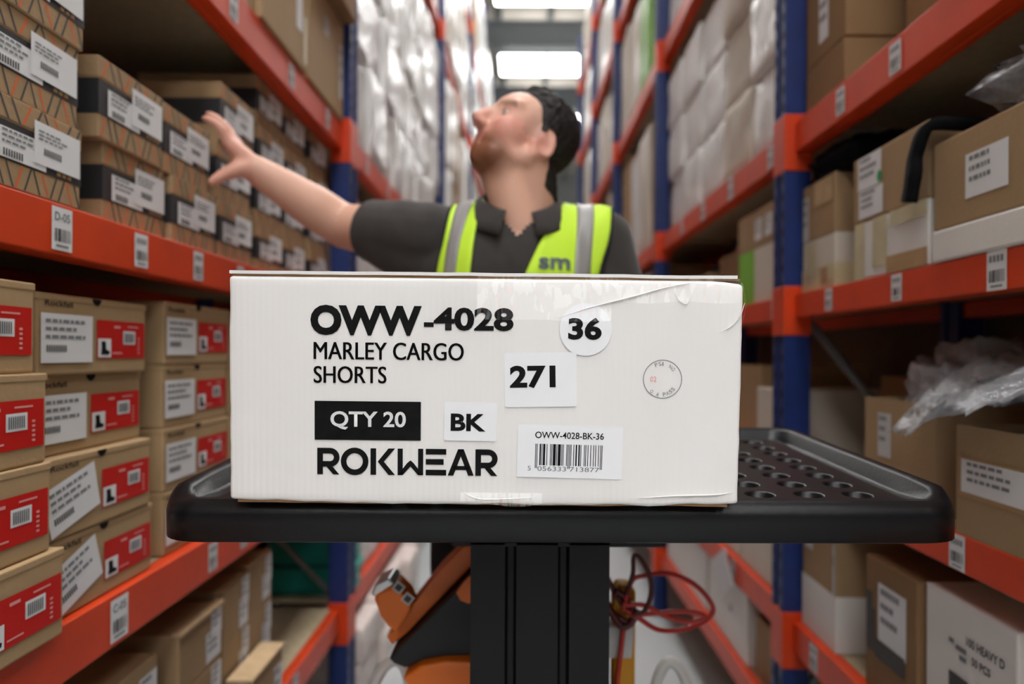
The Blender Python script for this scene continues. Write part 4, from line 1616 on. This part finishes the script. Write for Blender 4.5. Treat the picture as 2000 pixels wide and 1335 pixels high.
def body():
    bm = bmesh.new()
    # head
    hell(bm, (-.018, 0, .030), (.098, .077, .083))
    hell(bm, (.018, 0, .016), (.078, .068, .080))
    hell(bm, (.038, 0, -.040), (.058, .063, .075))
    hell(bm, (.022, 0, -.090), (.054, .054, .034))
    hell(bm, (.060, 0, -.088), (.036, .038, .028))
    hell(bm, (.072, 0, -.098), (.022, .024, .020))
    for s in (-1, 1):
        hell(bm, (.048, s * .034, -.030), (.042, .034, .040))
        hcone(bm, (.078, s * .018, .030), (.064, s * .050, .030), .013, .012)
        hcone(bm, (.058, s * .026, -.085), (-.010, s * .050, -.055), .025, .024)
        hell(bm, (.104, s * .0125, -.034), (.011, .009, .009))
        # ear: rim and lobe
        E = [(-.010 + .021 * math.cos(R(a)) - .006, s * (.077 + .007 * math.cos(R(a - 180))), -.022 + .032 * math.sin(R(a))) for a in range(-70, 250, 32)]
        for i in range(len(E) - 1):
            hcone(bm, E[i], E[i + 1], .0062, .0062)
        hell(bm, (-.014, s * .072, -.024), (.020, .010, .028))
        hell(bm, (-.006, s * .076, -.052), (.009, .006, .011))
    hcone(bm, (.088, 0, .018), (.116, 0, -.026), .010, .0125)
    hell(bm, (.087, 0, -.058), (.013, .024, .0075))
    hell(bm, (.085, 0, -.069), (.013, .021, .0075))
    # neck
    p_cone(bm, hp(-.028, 0, -.045), (-.002, 1.565, 1.43), .066, .074)
    p_cone(bm, hp(.026, 0, -.074), (-.002, 1.515, 1.425), .048, .052)
    p_cone(bm, hp(.044, 0, -.084), (-.004, 1.51, 1.47), .030, .040)
    # trunk
    p_ell(bm, (-.015, 1.555, 1.32), (.180, .110, .170))
    p_ell(bm, (-.015, 1.550, 1.12), (.172, .122, .20))
    p_ell(bm, (-.012, 1.555, .95), (.165, .12, .14))
    p_cone(bm, SR, SL, .058, .058)
    p_cone(bm, (-.0, 1.57, 1.45), SR, .062, .048)
    p_cone(bm, (-.0, 1.57, 1.45), SL, .062, .048)
    # arms
    mid = (SR + ER) / 2
    p_chain(bm, [SR, mid, ER], [.064, .063, .053])
    fm = ER.lerp(WR, .35)
    p_chain(bm, [ER, fm, ER.lerp(WR, .75), WR], [.052, .052, .041, .033])
    p_chain(bm, [SL, (SL + EL) / 2, EL], [.060, .056, .046])
    p_chain(bm, [EL, EL.lerp(WL, .4), WL], [.046, .045, .029])
    # right hand against the boxes
    kn = [Vector(k) for k in ((-.652, 1.577, 1.630), (-.654, 1.600, 1.637), (-.650, 1.621, 1.633), (-.642, 1.640, 1.622))]
    tips = [Vector(k) for k in ((-.692, 1.553, 1.676), (-.699, 1.587, 1.696), (-.699, 1.615, 1.697), (-.692, 1.643, 1.678))]
    pips = [a.lerp(b, .48) + Vector((.010, -.002, .004)) for a, b in zip(kn, tips)]
    dips = [a.lerp(b, .78) + Vector((.008, 0, .004)) for a, b in zip(kn, tips)]
    rads = [.0108, .0110, .0104, .0092]
    for k, a, b, c, r in zip(kn, pips, dips, tips, rads):
        p_chain(bm, [k, a, b, c], [r * 1.12, r, r * .92, r * .8])
        p_cone(bm, WR + (k - WR) * .12, k,   .025, .0145)
    p_chain(bm, [WR + Vector((-.008, -.012, .0)), Vector((-.634, 1.584, 1.574)), Vector((-.660, 1.568, 1.556)), Vector((-.678, 1.559, 1.540))], [.024, .0195, .0140, .0110])
    # left hand on the far rim of the tray
    kn = [WL + Vector((-.032 + .021 * i, -.072, -.018)) for i in range(4)]
    for i, k in enumerate(kn):
        p_cone(bm, WL, k, .018, .0125)
        L = (.066, .072, .068, .055)[3 - i]
        p_chain(bm, [k, k + Vector((0, -L * .5, -.012)), k + Vector((0, -L * .8, -.022)), k + Vector((0, -L, -.024))], [.0105, .0098, .009, .0078])
    p_chain(bm, [WL + Vector((-.01, -.012, 0)), WL + Vector((-.042, -.045, -.02)), WL + Vector((-.058, -.075, -.032)), WL + Vector((-.064, -.095, -.038))], [.018, .014, .011, .009])
    # legs
    for s in (-1, 1):
        h, k, a = (s * .088 - .01, 1.56, .90), (s * .098 - .01, 1.545, .49), (s * .105 - .01, 1.585, .09)
        p_chain(bm, [h, k, a], [.088, .058, .042])
        p_cone(bm, (a[0], 1.60, .055), (a[0] + s * .01, 1.45, .04), .042, .034)
    return remesh(bm, .0050, 8, .5)


bme = body()


def gauss(d, s):
    return math.exp(-(d / s) ** 2)


# model sockets, mouth line, ear bowls; then paint the skin tones
col = bme.color_attributes.new('tint', 'FLOAT_COLOR', 'POINT')
SK, BLUSH, BEARD_SHADE, LIP, STUB = [Vector(lin(h)[:3]) for h in ('#DDAE97', '#CF8276', '#7C4B31', '#BB6F66', '#6E5A50')]
for i, v in enumerate(bme.vertices):
    p = hloc(v.co)
    c = SK.copy()
    if p.length < .2:
        for s in (-1, 1):
            e = Vector((.088, s * .030, .006))
            g = gauss((p - e).length, .017)
            v.co -= HF * .010 * g * HS
            b = Vector((-.010, s * .088, -.026))
            v.co -= HL * s * .007 * gauss((p - b).length, .013)
            c = c.lerp(BLUSH, .75 * gauss((p - Vector((.07, s * .05, -.03))).length, .045))
            c = c.lerp(BLUSH, .65 * gauss((p - Vector((-.012, s * .085, -.024))).length, .035))
        v.co -= HF * .0035 * gauss((p - Vector((.099, 0, -.0635))).length * (1 if abs(p.y) > .02 else .5), .006)
        c = c.lerp(BLUSH, .5 * gauss((p - Vector((.118, 0, -.03))).length, .022))
        if p.x > .080 and abs(p.y) < .024 and -.078 < p.z < -.05:
            c = c.lerp(LIP, .8)
        # ginger beard along chin and jaw, spread to paint in under-chin shade
        jaw = -.066 - .10 * max(0, .06 - p.x)
        k = min(1, max(0, (-.050 - p.z + .40 * (p.x - .07)) / .022))
        k *= min(1, max(0, (p.x - .0) / .05)) * min(1, max(0, (p.z + .15) / .03))
        if p.x > .09 and p.z > -.08:
            k *= .35
        c = c.lerp(BEARD_SHADE, .95 * k)
        # brows
        for s in (-1, 1):
            q = Vector((p.x, p.y - s * .034, p.z - .028 + .10 * abs(abs(p.y) - .03)))
            if p.x > .05 and abs(q.y) < .022 and abs(q.z) < .006:
                c = c.lerp(STUB, .6)
        # short stubble at the temple
        if p.x < .045 and p.x > -.0 and p.z > -.02 and abs(p.y) > .03:
            c = c.lerp(STUB, .35 * min(1, (.045 - p.x) / .03))
    if v.co.x < -.60:
        c = c.lerp(BLUSH, .35)
    col.data[i].color = (*c, 1)
bme.update()
pp('body', bme, 'skin')


def hair_mask(p):
    """>0 inside the hair region (head frame)"""
    x, y, z = p
    if z < -.088:
        return -1
    if z > .05:
        lim = .060 - (abs(y) / .07) ** 2 * .030 - max(0, .09 - z) * .3
    elif z > 0:
        lim = .022 - (.05 - z) * .34
    else:
        lim = -.034 + z * .35
    return lim - x


def hair():
    bm = bmesh.new()
    bm.from_mesh(bme)
    bm.verts.ensure_lookup_table()
    kill = []
    for f in bm.faces:
        p = hloc(f.calc_center_median())
        if p.length > .19 or hair_mask(p) < -.004 or (abs(p.y) > .079 and p.z < .02 and p.x > -.048):
            kill.append(f)
    bmesh.ops.delete(bm, geom=kill, context='FACES')
    for v in bm.verts:
        p = hloc(v.co)
        m = hair_mask(p)
        k = min(1, max(0, (m + .004) / .02))
        top = min(1, max(0, (p.z - .02) / .07))
        d = -.002 + k * (.0055 + .012 * top) + k * .005 * noise.noise(p * 75) * (.4 + top)
        v.co += v.normal * d
    return mesh_from(bm, smooth=True)


pp('hair', hair(), 'hair', lab='short dark brown hair')
for s in (-1, 1):
    bm = bmesh.new()
    bmesh.ops.create_uvsphere(bm, u_segments=20, v_segments=14, radius=.0105)
    e = pp('eye', mesh_from(bm, smooth=True), 'eye')
    e.location = hp(.0700, s * .0305, .006) - person.location
    bm = bmesh.new()
    bmesh.ops.create_uvsphere(bm, u_segments=16, v_segments=10, radius=.0060)
    i = link('iris', mesh_from(bm, smooth=True), 'iris', e)
    i.location = (HF * .86 + HU * .42 + HL * .0).normalized() * .0062


def shirt():
    bm = bmesh.new()
    p_ell(bm, (-.018, 1.553, 1.315), (.196, .126, .175))
    p_ell(bm, (-.018, 1.546, 1.13), (.190, .140, .21))
    p_ell(bm, (-.015, 1.553, .95), (.184, .138, .15))
    p_cone(bm, SR, SL, .070, .068)
    p_cone(bm, (0, 1.575, 1.452), SR, .066, .060)
    p_cone(bm, (0, 1.575, 1.452), SL, .066, .058)
    p_cone(bm, SR, SR.lerp(ER, .74), .077, .072)
    p_cone(bm, (-.12, 1.56, 1.335), SR.lerp(ER, .55) + Vector((0, 0, -.012)), .095, .068)
    p_cone(bm, SL, SL.lerp(EL, .95), .074, .068)
    me = remesh(bm, .007, 6, .5)
    bm = bmesh.new()
    bm.from_mesh(me)
    d = (ER - SR).normalized()
    bmesh.ops.bisect_plane(bm, geom=bm.verts[:] + bm.edges[:] + bm.faces[:], plane_co=SR.lerp(ER, .68), plane_no=d)
    bmesh.ops.delete(bm, geom=[f for f in bm.faces if (f.calc_center_median() - SR.lerp(ER, .68)).dot(d) > 0 and f.calc_center_median().x < -.2], context='FACES')
    d2 = (EL - SL).normalized()
    q = SL.lerp(EL, .85)
    bmesh.ops.bisect_plane(bm, geom=bm.verts[:] + bm.edges[:] + bm.faces[:], plane_co=q, plane_no=d2)
    bmesh.ops.delete(bm, geom=[f for f in bm.faces if (f.calc_center_median() - q).dot(d2) > 0 and f.calc_center_median().x > .165 and f.calc_center_median().z > 1.12], context='FACES')
    bmesh.ops.bisect_plane(bm, geom=bm.verts[:] + bm.edges[:] + bm.faces[:], plane_co=(0, 0, .88), plane_no=(0, 0, -1), clear_outer=True)
    # open neck: a V at the front
    kill = []
    for f in bm.faces:
        c = f.calc_center_median()
        if c.y < 1.53 and c.z > 1.405 and abs(c.x + .012) < (c.z - 1.405) * .75:
            kill.append(f)
    bmesh.ops.delete(bm, geom=kill, context='FACES')
    # folds: from the armpit across the sleeve
    for v in bm.verts:
        c = v.co
        k = .0035 * noise.noise(Vector((c.x * 16, c.y * 10, c.z * 9))) + .0025 * noise.noise(Vector((c.x * 30 + c.z * 22, c.y * 8, 4)))
        v.co += v.normal * k
    return mesh_from(bm, smooth=True)


sme = shirt()
shirt_o = pp('polo_shirt', sme, 'shirt')
BV = BVHTree.FromPolygons([v.co.copy() for v in sme.vertices], [tuple(p.vertices) for p in sme.polygons])


def collar(side):
    vs, fs = [], []
    n, m = 18, 4
    for i in range(n + 1):
        a = R(18 + (180 - 18) * i / n) * side
        for j in range(m + 1):
            v = j / m
            back = (1 - math.cos(a)) / 2                    # 0 front, 1 back
            r = .074 + .024 * v + .012 * (1 - back) * v
            zt = 1.456 + .082 * back ** .8
            z = zt + .012 * math.sin(v * 3.1) - .040 * v * (1 + .35 * (1 - back))
            x = -.010 + r * math.sin(a) * 1.08
            y = 1.548 - r * math.cos(a) * 1.12
            vs.append((x, y, z))
    for i in range(n):
        for j in range(m):
            k = i * (m + 1) + j
            fs.append((k, k + m + 1, k + m + 2, k + 1))
    me = pydata(vs, fs, True)
    o = pp('collar', me, 'shirt', shirt_o)
    s = o.modifiers.new('s', 'SOLIDIFY')
    s.thickness = .005
    s.offset = 1


collar(1)
collar(-1)


def surf(x, v, off):
    """walk over the shoulder: v 0 front hem .. 1 shoulder crest .. 2 back hem"""
    if v < .7:
        o, d = Vector((x, 1.55, .96 + (1.36 - .96) * v / .7)), Vector((0, -1, 0))
    elif v > 1.3:
        o, d = Vector((x, 1.55, .96 + (1.36 - .96) * (2 - v) / .7)), Vector((0, 1, 0))
    else:
        a = (v - .7) / .6 * math.pi
        o, d = Vector((x, 1.55, 1.36)), Vector((0, -math.cos(a), math.sin(a)))
    h = BV.ray_cast(o + d * .6, -d, .7)
    if h[0] is None:
        return o + d * .14
    return h[0] + d * off


def lerp_tab(tab, v):
    for (a, x), (b, y) in zip(tab, tab[1:]):
        if v <= b:
            return x + (y - x) * max(0, (v - a)) / (b - a)
    return tab[-1][1]


def panel(tin, tout, off, m, name, par, nu=10, nv=70, v0=0, v1=2, lab=None):
    vs, fs = [], []
    for j in range(nv + 1):
        v = v0 + (v1 - v0) * j / nv
        a, b = lerp_tab(tin, v), lerp_tab(tout, v)
        for i in range(nu + 1):
            vs.append(surf(a + (b - a) * i / nu, v, off))
    # relax
    for _ in range(3):
        nvs = [p.copy() for p in vs]
        for j in range(1, nv):
            for i in range(nu + 1):
                k = j * (nu + 1) + i
                nvs[k] = vs[k] * .5 + (vs[k - nu - 1] + vs[k + nu + 1]) * .25
        vs = nvs
    for j in range(nv):
        for i in range(nu):
            k = j * (nu + 1) + i
            fs.append((k, k + 1, k + nu + 2, k + nu + 1))
    me = pydata(vs, fs, True)
    bm = bmesh.new()
    bm.from_mesh(me)
    o = pp(name, mesh_from(bm, smooth=True), m, par, lab)
    s = o.modifiers.new('s', 'SOLIDIFY')
    s.thickness = .003
    s.offset = 0
    return o, vs, nu


vest = bpy.data.objects.new('hi_vis_vest', None)
COL.objects.link(vest)
vest.parent = person
vest.location = -person.location
vest['label'] = 'lime yellow hi-vis vest with grey reflective strips'
# image left panel then image right panel: (v, x) tables
LI = [(0, -.075), (.60, -.110), (.8, -.100), (1.0, -.086), (1.2, -.09), (2, -.01)]
LO = [(0, -.19), (.60, -.186), (.8, -.168), (1.0, -.150), (1.2, -.165), (2, -.185)]
RI = [(0, -.05), (.45, -.03), (.60, -.008), (.75, .030), (.87, .066), (1.0, .088), (1.2, .09), (2, .0)]
RO = [(0, .155), (.60, .148), (.8, .178), (1.0, .190), (1.2, .185), (2, .165)]
LSI = [(0, -.115), (.60, -.142), (.8, -.128), (1.0, -.104), (1.2, -.11), (2, -.10)]
LSO = [(0, -.15), (.60, -.165), (.8, -.155), (1.0, -.138), (1.2, -.145), (2, -.14)]
RSI = [(0, .09), (.60, .100), (.8, .108), (1.0, .114), (1.2, .115), (2, .10)]
RSO = [(0, .128), (.60, .134), (.8, .142), (1.0, .150), (1.2, .15), (2, .14)]
for a, b, c, d in ((LI, LO, LSI, LSO), (RI, RO, RSI, RSO)):
    o, vs, nu = panel(a, b, .009, 'vest_yellow', 'vest_panel', vest)
    panel(c, d, .0125, 'vest_grey', 'reflective_strip', vest, 4)
    edge = [vs[j * (nu + 1) + nu] for j in range(71)]
    pp('edge_trim', tube_me(edge, .0035, 6), 'piping', vest)


def vest_logo():
    me = text_me('sm', .064, .024, .03)
    bm = bmesh.new()
    bm.from_mesh(me)
    bmesh.ops.triangulate(bm, faces=bm.faces[:])
    for v in bm.verts:
        x, z = v.co.x + .030, v.co.z + 1.338
        h = BV.ray_cast(Vector((x, .9, z)), Vector((0, 1, 0)), 1)
        v.co = (x, (h[0].y if h[0] else 1.42) - .0125, z)
    pp('vest_print', mesh_from(bm), 'vest_logo', vest, 'grey letters sm')


vest_logo()


def trousers():
    bm = bmesh.new()
    p_ell(bm, (-.012, 1.555, .93), (.182, .135, .12))
    for s in (-1, 1):
        h, k, a = (s * .092 - .01, 1.56, .88), (s * .102 - .01, 1.545, .49), (s * .105 - .01, 1.585, .12)
        p_chain(bm, [h, k, a], [.102, .078, .066])
    me = remesh(bm, .009, 5)
    for v in me.vertices:
        v.co += v.normal * .004 * noise.noise(Vector((v.co.x * 12, v.co.y * 12, v.co.z * 20)))
    return me


pp('trousers', trousers(), 'trousers')
for s in (-1, 1):
    bm = bmesh.new()
    x = s * .105 - .01
    p_cone(bm, (x, 1.605, .055), (x + s * .01, 1.455, .048), .052, .044)
    p_cone(bm, (x, 1.59, .06), (x, 1.59, .14), .052, .054)
    me = remesh(bm, .008, 3)
    for v in me.vertices:
        v.co.z = max(v.co.z, .0)
    pp('boot', me, 'boots')
